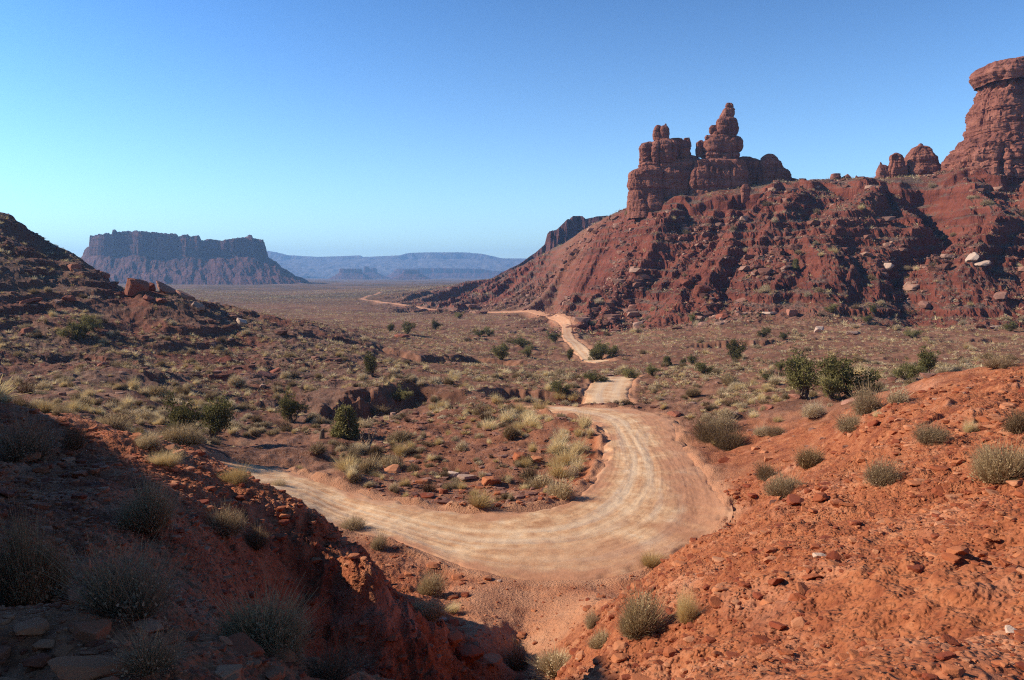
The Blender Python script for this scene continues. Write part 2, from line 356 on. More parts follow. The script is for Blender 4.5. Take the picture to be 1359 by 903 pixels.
# near banks: rubble relief, erosion rills, the crumbly cut face
nb = np.clip(left_near + right_near, 0, 1) * free
Rn = Rg[:, :]
selN = Rg < 50
x, y = GX[selN], GY[selN]
d = np.zeros(x.shape)
apr = sm(18, 22, np.hypot(x, y)) * sm(R(-5), R(-2), TT[selN]) * (1 - sm(R(9), R(11), TT[selN]))
d += 0.30 * fbm2(x / 4.5, y / 4.5, 3, 81)
d += 0.11 * fbm2(x / 1.1, y / 1.1, 3, 84)
lum = fbm2(x / 0.42, y / 0.42, 2, 87)
d += 0.06 * np.abs(lum) * (0.4 + sm(-.3, .5, fbm2(x / 2.5, y / 2.5, 2, 88)))
d += 0.030 * fbm2(x / 0.13, y / 0.13, 3, 90)
rn = right_near[selN]
ril = ridged2((x * .8 - y * .6) / 1.5 + .35 * noise2(x / 1.2, y / 1.2, 3), (x * .6 + y * .8) / 6.5, 3, 92)
d += rn * sm(20, 28, np.hypot(x, y)) * 0.16 * (ril - 1)
Z[selN] += d * nb[selN] * (1 - .8 * apr) * (0.55 + 0.45 * sm(2.5, 6, np.hypot(x, y)))
# spur face: broken rock
th = TT[selN]; rr_ = Rg[selN]
face = sm(R(-19), R(-14), th) * (1 - sm(R(-4), R(-1), th)) * sm(13.2, 14.5, rr_) * (1 - sm(18.0, 20, rr_)) 
Z[selN] += face * (0.30 * (ridged2(x / 1.6 + .3*noise2(x, y, 5), y / 1.2, 4, 95) - 1.0) + 0.12 * fbm2(x / .35, y / .35, 3, 97))
# gully floor
gf = near * (1 - .7 * sm(20, 24, Rg)) * sm(R(-6), R(-2), TT) * (1 - sm(R(6), R(11), TT)) * free
Z[selN] += (gf[selN]) * (0.16 * fbm2(x / 1.6, y / 1.6, 4, 99) + 0.03 * fbm2(x / .2, y / .2, 2, 101) - .25 * sm(.55, .95, ridged2(x / 5.5, y / 9, 2, 103) / 1.5))
# graded shoulder: the soil is pressed down just under the roadway and heaped in a berm beside it
ZP = Z.copy()
berm = sm(0.02, 0.22, ROAD) * (1 - sm(0.25, 0.62, ROAD))
Z += berm * np.maximum(0.02, 0.10 + 0.26 * fbm2(GX / 1.7, GY / 1.7, 4, 105)) * (Rg < 140) * (1 - 0.8 * near) * (1 - .85 * sm(R(7.5), R(9.5), TT)) * (1 - sm(60, 66, Rg))
Z -= sm(0.62, 0.95, ROAD) * np.minimum(0.10 + Rg * 0.0012, .5)
TAN = Z / RR
HORZ = np.maximum.accumulate(TAN, axis=1)
def ground(x, y): return sample(Z, np.asarray(x, float), np.asarray(y, float))
def hit(px, py, ymin=0.0): return hit_in(Z, px, py, ymin)
def hit_crest(px, py, ymin, ymax):
    p = hit(px, py, ymin)
    if p is not None and p[1] < ymax: return p
    th = math.atan2(px - CX, F); i = int(np.argmin(np.abs(TH - th))); g = (RR[0] > ymin) & (RR[0] < ymax); j = np.where(g)[0][np.argmax(TAN[i][g])]
    return np.array([GX[i, j], GY[i, j], Z[i, j]])
def visible(x, y, z, slack=0.0):
    th = np.arctan2(x, y); r = np.hypot(x, y)
    a = np.clip(np.rint(np.interp(th, TH, iTH)).astype(int), 0, len(TH)-1); b = np.clip(np.interp(np.log(r * .995), LR, iLR).astype(int), 0, len(LR)-1)
    return z / r >= HORZ[a, b] - slack

# ------------------------------------------------------------------ materials
def new_mat(name, rough=0.95):
    m = bpy.data.materials.new(name); m.use_nodes = True
    b = m.node_tree.nodes['Principled BSDF']; b.inputs['Roughness'].default_value = rough
    b.inputs['Specular IOR Level'].default_value = 0.15
    return m, m.node_tree, b
class NT:
    def __init__(s, t): s.t = t
    def n(s, typ, **k):
        q = s.t.nodes.new(typ)
        for a, v in k.items(): setattr(q, a, v)
        return q
    def l(s, a, b): s.t.links.new(a, b)
    def coord(s, obj=False):
        if obj: return s.n('ShaderNodeTexCoord').outputs['Object']
        return s.n('ShaderNodeNewGeometry').outputs['Position']
    def mapping(s, v, scale):
        m = s.n('ShaderNodeMapping'); m.inputs['Scale'].default_value = scale; s.l(v, m.inputs['Vector']); return m.outputs[0]
    def noise(s, v, scale, detail=4, rough=0.55, dist=0.0):
        q = s.n('ShaderNodeTexNoise'); q.inputs['Scale'].default_value = scale; q.inputs['Detail'].default_value = detail
        q.inputs['Roughness'].default_value = rough; q.inputs['Distortion'].default_value = dist; s.l(v, q.inputs['Vector']); return q.outputs[0]
    def voro(s, v, scale, feat='F1', out='Distance'):
        q = s.n('ShaderNodeTexVoronoi'); q.feature = feat; q.inputs['Scale'].default_value = scale; s.l(v, q.inputs['Vector']); return q.outputs[out]
    def ramp(s, f, stops):
        q = s.n('ShaderNodeValToRGB'); e = q.color_ramp.elements
        while len(e) < len(stops): e.new(0.5)
        for el, (p, c) in zip(e, stops): el.position = p; el.color = (c[0], c[1], c[2], 1) if not np.isscalar(c) else (c, c, c, 1)
        s.l(f, q.inputs[0]); return q.outputs[0]
    def mix(s, f, a, b, mode='MIX'):
        q = s.n('ShaderNodeMix', data_type='RGBA', blend_type=mode)
        if isinstance(f, (int, float)): q.inputs[0].default_value = f
        else: s.l(f, q.inputs[0])
        for i, v in ((6, a), (7, b)):
            if isinstance(v, tuple): q.inputs[i].default_value = (*v[:3], 1)
            else: s.l(v, q.inputs[i])
        return q.outputs[2]
    def math(s, op, a, b=None, clamp=False):
        q = s.n('ShaderNodeMath', operation=op); q.use_clamp = clamp
        for i, v in ((0, a), (1, b)):
            if v is None: continue
            if isinstance(v, (int, float)): q.inputs[i].default_value = v
            else: s.l(v, q.inputs[i])
        return q.outputs[0]
    def attr(s, name, out='Fac'):
        q = s.n('ShaderNodeAttribute', attribute_name=name); return q.outputs[out]
    def bump(s, h, strength, dist, nrm=None):
        q = s.n('ShaderNodeBump'); q.inputs['Strength'].default_value = strength; q.inputs['Distance'].default_value = dist
        s.l(h, q.inputs['Height'])
        if nrm is not None: s.l(nrm, q.inputs['Normal'])
        return q.outputs[0]

def soil_material():
    m, t, b = new_mat('red_desert_soil'); N = NT(t); v = N.coord()
    near = N.attr('fresh'); dist = N.attr('far'); tal = N.attr('talus')
    big = N.noise(v, 0.09, 5, .6); medn = N.noise(v, 0.9, 6, .62); fin = N.noise(v, 7.0, 6, .65)
    # compacted plain soil: brown red with grey gravelly lag
    c_plain = N.ramp(N.math('ADD', N.math('MULTIPLY', big, .55), N.math('MULTIPLY', medn, .45)), [(.30, (.088,.039,.023)), (.44, (.150,.063,.035)), (.55, (.225,.10,.056)), (.66, (.28,.155,.092))])
    peb = N.ramp(N.voro(v, 6.0, 'F1', 'Distance'), [(.0, 1.0), (.28, .75), (.45, 0.0)])
    c_plain = N.mix(N.math('MULTIPLY', peb, N.ramp(N.noise(v, .35, 4), [(.42, 0.0), (.6, .55)])), c_plain, (.30,.20,.15))
    # freshly cut mound soil: orange red crumbs
    c_fresh = N.ramp(N.math('ADD', N.math('MULTIPLY', medn, .5), N.math('MULTIPLY', fin, .5)), [(.30, (.10,.026,.014)), (.42, (.21,.058,.025)), (.53, (.33,.108,.044)), (.67, (.44,.19,.092))])
    pale = N.ramp(N.noise(N.mapping(v, (.5, .5, 1.6)), .55, 6, .68), [(.53, 0.0), (.66, .8)])
    c_fresh = N.mix(pale, c_fresh, (.47,.205,.11))
    # talus: dark red mudstone, grey green scree
    zc = N.n('ShaderNodeSeparateXYZ'); N.l(v, zc.inputs[0])
    band = N.noise(N.mapping(v, (.006, .006, .22)), 1.0, 5, .7)
    c_tal = N.ramp(N.math('ADD', N.math('MULTIPLY', band, .6), N.math('MULTIPLY', N.noise(v, .22, 6, .7), .4)), [(.34, (.060,.021,.016)), (.46, (.145,.040,.025)), (.56, (.20,.058,.035)), (.68, (.18,.10,.075))])
    scree = N.ramp(N.noise(v, .045, 8, .76), [(.42, 0.0), (.54, 1.0)])
    nz = N.n('ShaderNodeSeparateXYZ'); N.l(N.n('ShaderNodeNewGeometry').outputs['Normal'], nz.inputs[0])
    flat = N.ramp(nz.outputs[2], [(.55, 0.0), (.86, 1.0)])
    c_scr = N.ramp(N.noise(v, 1.1, 5, .8), [(.35, (.045,.036,.027)), (.5, (.12,.083,.060)), (.66, (.24,.175,.13))])
    c_tal = N.mix(N.math('MULTIPLY', N.math('MULTIPLY', scree, flat), .88), c_tal, c_scr)
    col = N.mix(near, c_plain, c_fresh); col = N.mix(tal, col, c_tal)
    # far plain: scrub covered, greyed olive and rust bands
    c_far = N.ramp(N.noise(N.mapping(v, (.35, 1.0, 1.0)), .012, 7, .72), [(.36, (.070,.050,.032)), (.5, (.130,.074,.044)), (.62, (.21,.112,.066))])
    col = N.mix(dist, col, c_far)
    # sandy wash and dusty apron next to the roadway
    col = N.mix(N.math('MULTIPLY', N.attr('dust'), N.ramp(N.noise(v, .8, 5, .65), [(.3, .55), (.6, 1.0)])), col, N.mix(N.noise(v, 1.3, 5, .7), (.38,.15,.072), (.46,.25,.14)))
    N.l(col, b.inputs['Base Color'])
    h = N.math('ADD', N.noise(v, 3.0, 8, .7), N.math('MULTIPLY', N.ramp(N.voro(v, 9.0), [(0, 1.0), (.5, 0.0)]), .5))
    n1 = N.bump(h, .55, .09)
    cr = N.ramp(N.voro(v, 26.0), [(.05, 1.0), (.55, 0.0)]); cr2 = N.ramp(N.voro(N.mapping(v, (1, 1.3, 1)), 11.0), [(.05, 1.0), (.5, 0.0)])
    n1 = N.bump(N.math('ADD', cr, cr2), .6, .035, n1)
    h2 = N.noise(v, .8, 8, .78); n2 = N.bump(h2, .75, .9, n1)
    mx = N.n('ShaderNodeMix', data_type='VECTOR'); N.l(N.math('MAXIMUM', dist, tal), mx.inputs[0]); N.l(n1, mx.inputs[4]); N.l(n2, mx.inputs[5])
    N.l(mx.outputs[1], b.inputs['Normal'])
    return m

def rock_material(name, dark, mid_, light, scale=1.0, strata=0.25, bumpd=0.5, varnish=.5):
    m, t, b = new_mat(name, .9); N = NT(t); v = N.coord()
    band = N.noise(N.mapping(v, (.03 * scale, .03 * scale, strata * scale)), 1.0, 6, .7, .3)
    blot = N.noise(v, .12 * scale, 6, .65)
    col = N.ramp(N.math('ADD', N.math('MULTIPLY', band, .55), N.math('MULTIPLY', blot, .45)), [(.32, dark), (.48, mid_), (.66, light)])
    streak = N.ramp(N.noise(N.mapping(v, (.55 * scale, .55 * scale, .05 * scale)), 1.0, 5, .6), [(.50, 0.0), (.66, varnish)])
    col = N.mix(streak, col, tuple(c * .45 for c in dark))
    N.l(col, b.inputs['Base Color'])
    h = N.math('ADD', N.noise(v, .9 * scale, 8, .72), N.math('MULTIPLY', N.noise(N.mapping(v, (.05 * scale, .05 * scale, 1.3 * scale)), 1.0, 4, .6), .8))
    N.l(N.bump(h, .8, bumpd), b.inputs['Normal'])
    return m

def stone_material(name, stops, scale=3.0):
    m, t, b = new_mat(name, .88); N = NT(t)
    rnd = N.math('FRACT', N.math('ADD', N.n('ShaderNodeObjectInfo').outputs['Random'], N.attr('rnd')))
    v = N.coord(); nz = N.noise(v, scale, 6, .65)
    col = N.ramp(N.math('ADD', N.math('MULTIPLY', rnd, .7), N.math('MULTIPLY', nz, .35)), stops)
    N.l(col, b.inputs['Base Color']); N.l(N.bump(N.noise(v, scale * 3, 6, .7), .5, .15 / scale), b.inputs['Normal'])
    return m

def plant_material(name, stops, rough=.8, trans=0.25):
    m, t, b = new_mat(name, rough); N = NT(t)
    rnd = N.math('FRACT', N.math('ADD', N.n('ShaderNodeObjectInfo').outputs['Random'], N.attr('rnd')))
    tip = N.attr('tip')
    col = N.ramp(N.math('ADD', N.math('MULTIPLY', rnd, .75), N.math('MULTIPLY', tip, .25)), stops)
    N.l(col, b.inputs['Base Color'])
    if trans:
        tr = N.n('ShaderNodeBsdfTranslucent'); N.l(col, tr.inputs[0]); ms = N.n('ShaderNodeMixShader'); ms.inputs[0].default_value = trans
        out = t.nodes['Material Output']; N.l(b.outputs[0], ms.inputs[1]); N.l(tr.outputs[0], ms.inputs[2]); N.l(ms.outputs[0], out.inputs[0])
    return m

MAT = {}
MAT['soil'] = soil_material()
MAT['cliff'] = rock_material('red_sandstone_cliff', (.12,.042,.030), (.21,.075,.048), (.33,.135,.088), 1.0, .30, .7)
MAT['mesa'] = rock_material('distant_red_mesa_rock', (.055,.020,.020), (.095,.034,.030), (.16,.064,.05), .22, .5, 3.0)
MAT['far'] = rock_material('far_tableland_rock', (.08,.07,.08), (.13,.11,.12), (.20,.17,.17), .04, .8, 12.0, .3)
MAT['stone'] = stone_material('sandstone_boulder', [(.15, (.16,.048,.028)), (.45, (.27,.085,.048)), (.7, (.30,.115,.072)), (.95, (.35,.18,.12))])
MAT['pale'] = stone_material('bleached_sandstone', [(.2, (.33,.20,.14)), (.8, (.52,.36,.26))])
MAT['rubble'] = stone_material('red_rubble', [(.12, (.18,.038,.018)), (.45, (.29,.085,.034)), (.75, (.40,.145,.062)), (.95, (.42,.20,.11)), (1.0, (.50,.34,.26))], 8)
MAT['scree'] = stone_material('scree_rubble', [(.12, (.10,.040,.028)), (.40, (.18,.075,.048)), (.62, (.24,.115,.078)), (.85, (.31,.18,.125)), (1.0, (.36,.23,.165))], 1.2)
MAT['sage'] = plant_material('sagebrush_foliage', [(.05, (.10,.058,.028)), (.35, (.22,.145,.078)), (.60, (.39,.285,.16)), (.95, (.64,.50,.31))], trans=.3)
MAT['straw'] = plant_material('dry_grass_blades', [(.05, (.42,.29,.125)), (.45, (.62,.46,.21)), (.9, (.78,.63,.36))])
MAT['twig'] = plant_material('grey_twigs', [(.05, (.085,.047,.026)), (.5, (.19,.115,.06)), (.95, (.32,.21,.115))], trans=0)
MAT['brush'] = plant_material('rabbitbrush_stems', [(.05, (.19,.115,.048)), (.5, (.39,.275,.14)), (.95, (.62,.48,.28))])
MAT['juniper'] = plant_material('juniper_foliage', [(.05, (.085,.072,.024)), (.5, (.165,.145,.05)), (.95, (.30,.25,.095))], trans=.35)
MAT['bark'] = plant_material('juniper_bark', [(.05, (.09,.06,.04)), (.95, (.20,.14,.10))], trans=0)

# road material: pale compacted dirt with wheel tracks, gravel windrows
def road_material():
    m, t, b = new_mat('graded_dirt_road'); N = NT(t); v = N.coord()
    u = N.attr('across'); s = N.attr('along')
    cv = N.n('ShaderNodeCombineXYZ'); N.l(N.math('MULTIPLY', u, 7.0), cv.inputs[0]); N.l(N.math('MULTIPLY', s, .06), cv.inputs[1])
    st = N.noise(cv.outputs[0], 1.0, 3, .55, .25)
    cv2 = N.n('ShaderNodeCombineXYZ'); N.l(N.math('MULTIPLY', u, 34.0), cv2.inputs[0]); N.l(N.math('MULTIPLY', s, .12), cv2.inputs[1])
    st2 = N.noise(cv2.outputs[0], 1.0, 2, .5, .4)
    f = N.math('ADD', N.math('MULTIPLY', st, .12), N.math('ADD', N.math('MULTIPLY', st2, .08), N.math('MULTIPLY', N.noise(v, .7, 9, .76), .80)))
    col = N.ramp(f, [(.37, (.38,.18,.085)), (.46, (.50,.275,.14)), (.54, (.60,.37,.20)), (.64, (.69,.49,.31))])
    grav = N.ramp(st, [(.50, 0.0), (.60, 1.0)])
    col = N.mix(N.math('MULTIPLY', grav, N.ramp(N.noise(v, 9, 4, .8), [(.35, .2), (.6, .75)])), col, (.42,.30,.215))
    track = N.attr('track'); col = N.mix(N.math('MULTIPLY', track, .5), col, (.73,.52,.32))
    red = N.math('MULTIPLY', N.attr('edge'), N.ramp(N.noise(v, .6, 6, .7), [(.3, .45), (.55, 1.0)]))
    col = N.mix(red, col, N.mix(N.noise(v, 1.2, 6, .7), (.38,.15,.072), (.48,.25,.14)))
    N.l(col, b.inputs['Base Color'])
    n1 = N.bump(N.noise(v, 7.0, 7, .8), .6, .05); n2 = N.bump(st2, .3, .03, n1); N.l(n2, b.inputs['Normal'])
    return m
MAT['road'] = road_material()

# ------------------------------------------------------------------ mesh helpers
def mesh_np(name, V, faces, attrs=None, smooth=True):
    me = bpy.data.meshes.new(name); V = np.asarray(V, np.float32); Fa = np.asarray(faces, np.int32); k = Fa.shape[1]
    me.vertices.add(len(V)); me.vertices.foreach_set('co', V.ravel())
    me.loops.add(Fa.size); me.loops.foreach_set('vertex_index', Fa.ravel())
    me.polygons.add(len(Fa)); me.polygons.foreach_set('loop_start', np.arange(0, Fa.size, k, dtype=np.int32))
    me.update(calc_edges=True)
    me.polygons.foreach_set('use_smooth', np.full(len(Fa), smooth))
    for an, av in (attrs or {}).items():
        a = me.attributes.new(an, 'FLOAT', 'POINT'); a.data.foreach_set('value', np.asarray(av, np.float32).ravel())
    me.validate(verbose=False) if False else None
    return me
def link(name, me, mat=None, parent=None):
    o = bpy.data.objects.new(name, me); C.objects.link(o)
    if mat is not None and me is not None and not me.materials: me.materials.append(mat)
    if parent is not None: o.parent = parent
    return o
def tag(o, label=None, cat=None, group=None, kind=None):
    if label: o['label'] = label
    if cat: o['category'] = cat
    if group: o['group'] = group
    if kind: o['kind'] = kind
    return o
def grid_faces(n, m):
    i = np.arange(n - 1)[:, None] * m + np.arange(m - 1)[None, :]
    return np.stack([i, i + 1, i + m + 1, i + m], -1).reshape(-1, 4)[:, ::-1] if False else np.stack([i, i + m, i + m + 1, i + 1], -1).reshape(-1, 4)

# ------------------------------------------------------------------ the ground sheet
fresh = np.clip(sm(R(1), R(8), TT) * (1 - sm(44, 62, Rg)) + near, 0, 1) * (0.25 + .75 * sm(-.9, .3, -(Rg - 44) / 15 + fbm2(GX / 6, GY / 6, 3, 111)))
inb = sm(33, 38, Rg) * (1 - sm(60, 72, Rg)) * sm(R(-14), R(-8), TT) * (1 - sm(R(6), R(9), TT))
fresh = np.clip(fresh + .35 * inb, 0, 1)
gfd = near * sm(R(-6), R(-2), TT) * (1 - sm(R(6), R(11), TT))
dustm = np.clip(sm(0.01, 0.35, ROAD) + gfd * sm(16, 21, Rg) * sm(-1.1, .2, fbm2(GX / 3, GY / 3, 3, 113)) * .95, 0, 1)
V = np.stack([GX, GY, Z], -1).reshape(-1, 3)
me = mesh_np('ground', V, grid_faces(len(TH), len(LR))[:, ::-1], {'fresh': fresh, 'far': sm(380, 900, Rg) * (1 - talus) + 0 * TT, 'talus': np.clip(talus + .55 * hillL, 0, 1), 'dust': dustm})
fc = (talus[:-1, :-1] > .3) | (hillL[:-1, :-1] > .5)
me.polygons.foreach_set('use_smooth', ~fc.ravel())
tag(link('ground', me, MAT['soil']), kind='structure')

# ------------------------------------------------------------------ the dirt road
def build_road(name, E, nx, lift, z_noise, wear, is_bend):
    A, B = E; n = len(A); k = np.linspace(-.04, 1.04, nx)[None, :]
    seg = np.hypot(*np.diff((A + B) / 2, axis=0).T); s = np.concatenate([[0], np.cumsum(seg)])[:, None]
    X = A[:, :1] * (1 - k) + B[:, :1] * k; Y = A[:, 1:] * (1 - k) + B[:, 1:] * k
    zb = sample(ZB, X, Y); edge = np.minimum(k, 1 - k) + 0 * X
    wid = np.hypot(*(A - B).T)[:, None]
    ew = edge * wid + .5 * fbm2(X / 1.3, Y / 1.3, 3, 121)
    rut = .012 * fbm2(k * 14 + 0 * X, s / 14, 3, 123) + .02 * fbm2(X / .5, Y / .5, 3, 125)
    Zr = zb + lift + rut * z_noise - .16 * (1 - sm(-.5, .45, ew))
    if is_bend: tr = np.exp(-((k - .30 - .04 * np.sin(s / 9)) / .032) ** 2) + np.exp(-((k - .43 - .04 * np.sin(s / 9)) / .032) ** 2) + .6 * np.exp(-((k - .62 + .03 * np.sin(s / 11)) / .025) ** 2) + .6 * np.exp(-((k - .74 + .03 * np.sin(s / 11)) / .025) ** 2)
    else: tr = np.exp(-((k - .32) / .1) ** 2) + np.exp(-((k - .68) / .1) ** 2)
    ed = 1 - sm(.1, 1.6, edge * wid + 1.2 * fbm2(X / 2.5, Y / 2.5, 4, 127))
    if is_bend:   # the apron below the bend is reddish dirt
        ed = np.maximum(ed, sm(.50, .80, k + .22 * fbm2(X / 3.5, Y / 3.5, 4, 129)) * sm(12, 30, s) * (1 - sm(58, 74, s)))
    me = mesh_np(name, np.stack([X, Y, Zr], -1).reshape(-1, 3), grid_faces(n, nx)[:, ::-1],
                 {'across': k * wid * .12 + 0 * X, 'along': s + 0 * X, 'track': np.clip(tr, 0, 1) * (1 - ed), 'edge': ed})
    return tag(link(name, me, MAT['road']), kind='structure')
build_road('road', E1, 150, .0, 1.0, 1, True)
# second length: from the bend over the rise and out across the valley
def build_far_road(ovl):
    A, B = ovl; nx = 26; k = np.linspace(-.03, 1.03, nx)[None, :]; n = len(A)
    X = A[:, :1] * (1 - k) + B[:, :1] * k; Y = A[:, 1:] * (1 - k) + B[:, 1:] * k; D = np.hypot(X, Y)
    mid_z = np.maximum(blur(blur(sample(ZP, X, Y), 30, 0), 8, 1), sample(Z, X, Y) + .03)
    edge = np.minimum(k, 1 - k) * np.hypot(*(A - B).T)[:, None]
    Zr = mid_z + .03 + .22 * sm(185, 230, D) * (1 - sm(440, 520, D)) - .30 * (1 - sm(0, .5, edge + .3 * fbm2(X / 2, Y / 2, 2, 131)))
    s = np.concatenate([[0], np.cumsum(np.hypot(*np.diff((A + B) / 2, axis=0).T))])[:, None]
    tr = np.exp(-((k - .30) / .1) ** 2) + np.exp(-((k - .70) / .1) ** 2) + 0 * X
    me = mesh_np('road', np.stack([X, Y, Zr], -1).reshape(-1, 3), grid_faces(n, nx)[:, ::-1],
                 {'across': k * .8 + 0 * X, 'along': s + 0 * X, 'track': tr, 'edge': np.clip((1 - sm(.0, .7, edge)) + .95 * sm(190, 400, D), 0, 1)})
    tag(link('road', me, MAT['road']), kind='structure')
build_far_road(E2); build_far_road(E3)

# ------------------------------------------------------------------ rock formations
def lobe(parts, seed, seg=170, amp=1.0, n_exp=3.8):
    """parts: list of (profile[(py, pxL, pxR)...] top->bottom, Y, depth ratio); returns merged verts/faces"""
    Vs, Fs, off = [], [], 0
    for q, (prof, Y, dr) in enumerate(parts):
        pr = np.array(prof, float); zz = np.array([P(CX, p[0], Y)[2] for p in pr])
        xl = np.array([P(p[1], p[0], Y)[0] for p in pr]); xr = np.array([P(p[2], p[0], Y)[0] for p in pr])
        hgt = zz[0] - zz[-1]; nr = int(max(14, hgt / .5)); 
        qz = np.linspace(zz[0], zz[-1], nr); o = np.argsort(zz)
        XL = np.interp(qz, zz[o], xl[o]); XR = np.interp(qz, zz[o], xr[o])
        a = (XR - XL) / 2; c = (XR + XL) / 2; wmax = a.max()
        cap = [(f, qz[0] + (1 - f ** 2.2) * min(.12 * wmax, 1.5)) for f in (.0, .35, .65, .86)]
        ph = np.linspace(0, 2 * pi, seg, endpoint=False)[None, :]
        AA = np.concatenate([[a[0] * f for f, _ in cap], a])[:, None]; CC = np.concatenate([[c[0]] * 4, c])[:, None]
        ZZ = np.concatenate([[z for _, z in cap], qz])[:, None]
        se = (np.abs(np.cos(ph)) ** n_exp + np.abs(np.sin(ph)) ** n_exp) ** (-1 / n_exp)
        BB = AA * dr
        dx = np.cos(ph) * se; dy = np.sin(ph) * se
        X = CC + AA * dx; Yw = Y + BB * dy + 0 * ZZ; Zw = ZZ + 0 * ph
        s = seed + q * 13
        strat = fbm2(Zw / 5.0, Zw * 0 + seed % 7, 4, 7) + .2 * noise2(Zw / 1.3, X * .02, 8)
        flute = fbm3(X / 3.4, Yw / 3.4, Zw / 13, 4, s)
        crack = -np.maximum(0, .17 - np.abs(noise3(X / 6.0, Yw / 6.0, Zw / 40, s + 5))) * 12
        lump = fbm3(X / 9, Yw / 9, Zw / 7, 3, s + 9); bed = -np.maximum(0, .10 - np.abs(noise2(Zw / 5.5 + .15 * noise2(X / 12, Zw / 5, 4), Zw * 0 + seed % 5, 12))) * 9; crack = crack + bed
        blk = lambda q, st: (np.floor(q / st) + sm(.40, .60, q / st - np.floor(q / st))) * st
        disp = amp * (.6 * blk(strat, .45) + .5 * blk(flute, .5) + .55 * crack + .6 * blk(lump, .4) + .30 * fbm3(X / 1.6, Yw / 1.6, Zw / 1.2, 3, s + 2)) * np.clip(AA / 3.5, .12, .85)
        X = X + disp * dx * .8; Yw = Yw + disp * dy
        Zw = Zw + amp * .35 * fbm3(X / 2, Yw / 2, Zw / 2, 3, s + 3) * np.clip(AA / 3, .1, 1)
        v = np.stack([X, Yw, Zw], -1).reshape(-1, 3); n, m = X.shape
        i = np.arange(n - 1)[:, None] * m; j = np.arange(m)[None, :]; j2 = (j + 1) % m
        f = np.stack([i + j, i + m + j, i + m + j2, i + j2], -1).reshape(-1, 4)
        Vs.append(v); Fs.append(f + off); off += len(v)
    return np.concatenate(Vs), np.concatenate(Fs)
def rockpart(name, parts, seed, mat, parent=None, **k):
    v, f = lobe(parts, seed, **k)
    if parent is not None: v = v - np.array(parent.location)
    return link(name, mesh_np(name, v, f, smooth=False), mat, parent)
def cr3(L): return [(100 + y / 4.513, 800 + a / 4.513, 800 + b / 4.513) for y, a, b in L]
def cr4(L): return [(60 + y / 4.515, 1060 + a / 4.515, 1060 + b / 4.515) for y, a, b in L]
BY = 418.0
pb = P(940, 265, BY)
butte = bpy.data.objects.new('sandstone_butte', None); C.objects.link(butte); butte.location = pb
tag(butte, 'twin-towered red sandstone butte with a stacked spire above the talus slope', 'rock formation')
rockpart('cliff_base', [
    (cr3([(556,215,330),(575,168,345),(600,158,352),(660,150,352),(715,152,350),(745,150,360),(800,150,420),(860,150,430)]), BY - 3, .75),
    (cr3([(548,335,520),(575,325,535),(640,318,540),(700,315,540),(740,320,560),(830,330,560)]), BY - 1, .6),
    (cr3([(515,545,840),(540,530,860),(590,520,868),(640,508,872),(690,515,872),(740,500,880),(800,490,890)]), BY - 5, .42),
    (cr3([(500,800,900),(520,790,945),(600,780,960),(660,770,965),(760,760,980)]), BY + 2, .6),
    (cr3([(484,965,1030),(500,945,1052),(540,930,1078),(590,925,1100),(640,920,1125),(720,900,1140)]), BY - 2, .55),
    (cr3([(615,1080,1130),(626,1000,1165),(640,985,1190),(700,960,1210)]), BY, .35),
    (cr3([(565,1088,1108),(580,1080,1120),(620,1075,1128)]), BY - 4, .8)], 11, MAT['cliff'], butte)
rockpart('rock_ledge', [(cr3([(492,380,560),(515,240,590),(535,216,600),(568,218,600),(590,222,600)]), BY + 1, .4),
    (cr3([(466,610,800),(480,592,808),(515,594,812),(535,590,815)]), BY - 2, .55)], 23, MAT['cliff'], butte)
rockpart('tower_block', [
    (cr3([(402,262,300),(412,232,303),(440,220,300),(500,218,296),(530,222,300)]), BY, 1.0),
    (cr3([(388,320,400),(400,300,440),(430,290,450),(480,284,450),(525,290,450)]), BY - 2, .6),
    (cr3([(384,400,470),(395,395,480),(440,392,520),(500,392,530)]), BY + 1, .6),
    (cr3([(378,486,524),(392,478,530),(430,470,536),(470,466,530),(500,470,530)]), BY + 1, .7)], 31, MAT['cliff'], butte)
rockpart('balanced_rock', [(cr3([(302,318,345),(318,308,356),(350,300,362),(375,300,360),(392,306,380)]), BY, .9),
    (cr3([(304,352,384),(320,342,394),(350,338,398),(375,345,398),(392,350,404)]), BY - 1, .9),
    (cr3([(290,374,380),(298,368,382),(308,362,380)]), BY - .5, .9)], 41, MAT['cliff'], butte, seg=60, amp=.55)
rockpart('stacked_spire', [
    (cr3([(168,742,772),(176,736,778),(188,733,780),(198,736,778)]), BY - 1, .9),
    (cr3([(195,735,780),(208,722,792),(235,708,790),(248,702,784),(258,706,778)]), BY - 1, .8),
    (cr3([(252,705,782),(268,685,794),(300,676,803),(340,672,805),(362,672,800)]), BY - 1, .8),
    (cr3([(302,645,680),(318,634,684),(340,636,680),(352,640,680)]), BY - 2, .9),
    (cr3([(345,650,790),(362,640,800),(372,632,806)]), BY - 1, .7),
    (cr3([(362,615,650),(374,609,660),(386,610,660)]), BY - 3, .9),
    (cr3([(362,700,800),(375,625,822),(400,598,836),(430,592,838),(455,600,826),(470,612,805)]), BY - 1, .62),
    (cr3([(392,575,600),(405,556,606),(440,552,606),(480,554,600),(492,560,598)]), BY, .9)], 53, MAT['cliff'], butte, seg=90, amp=.75)

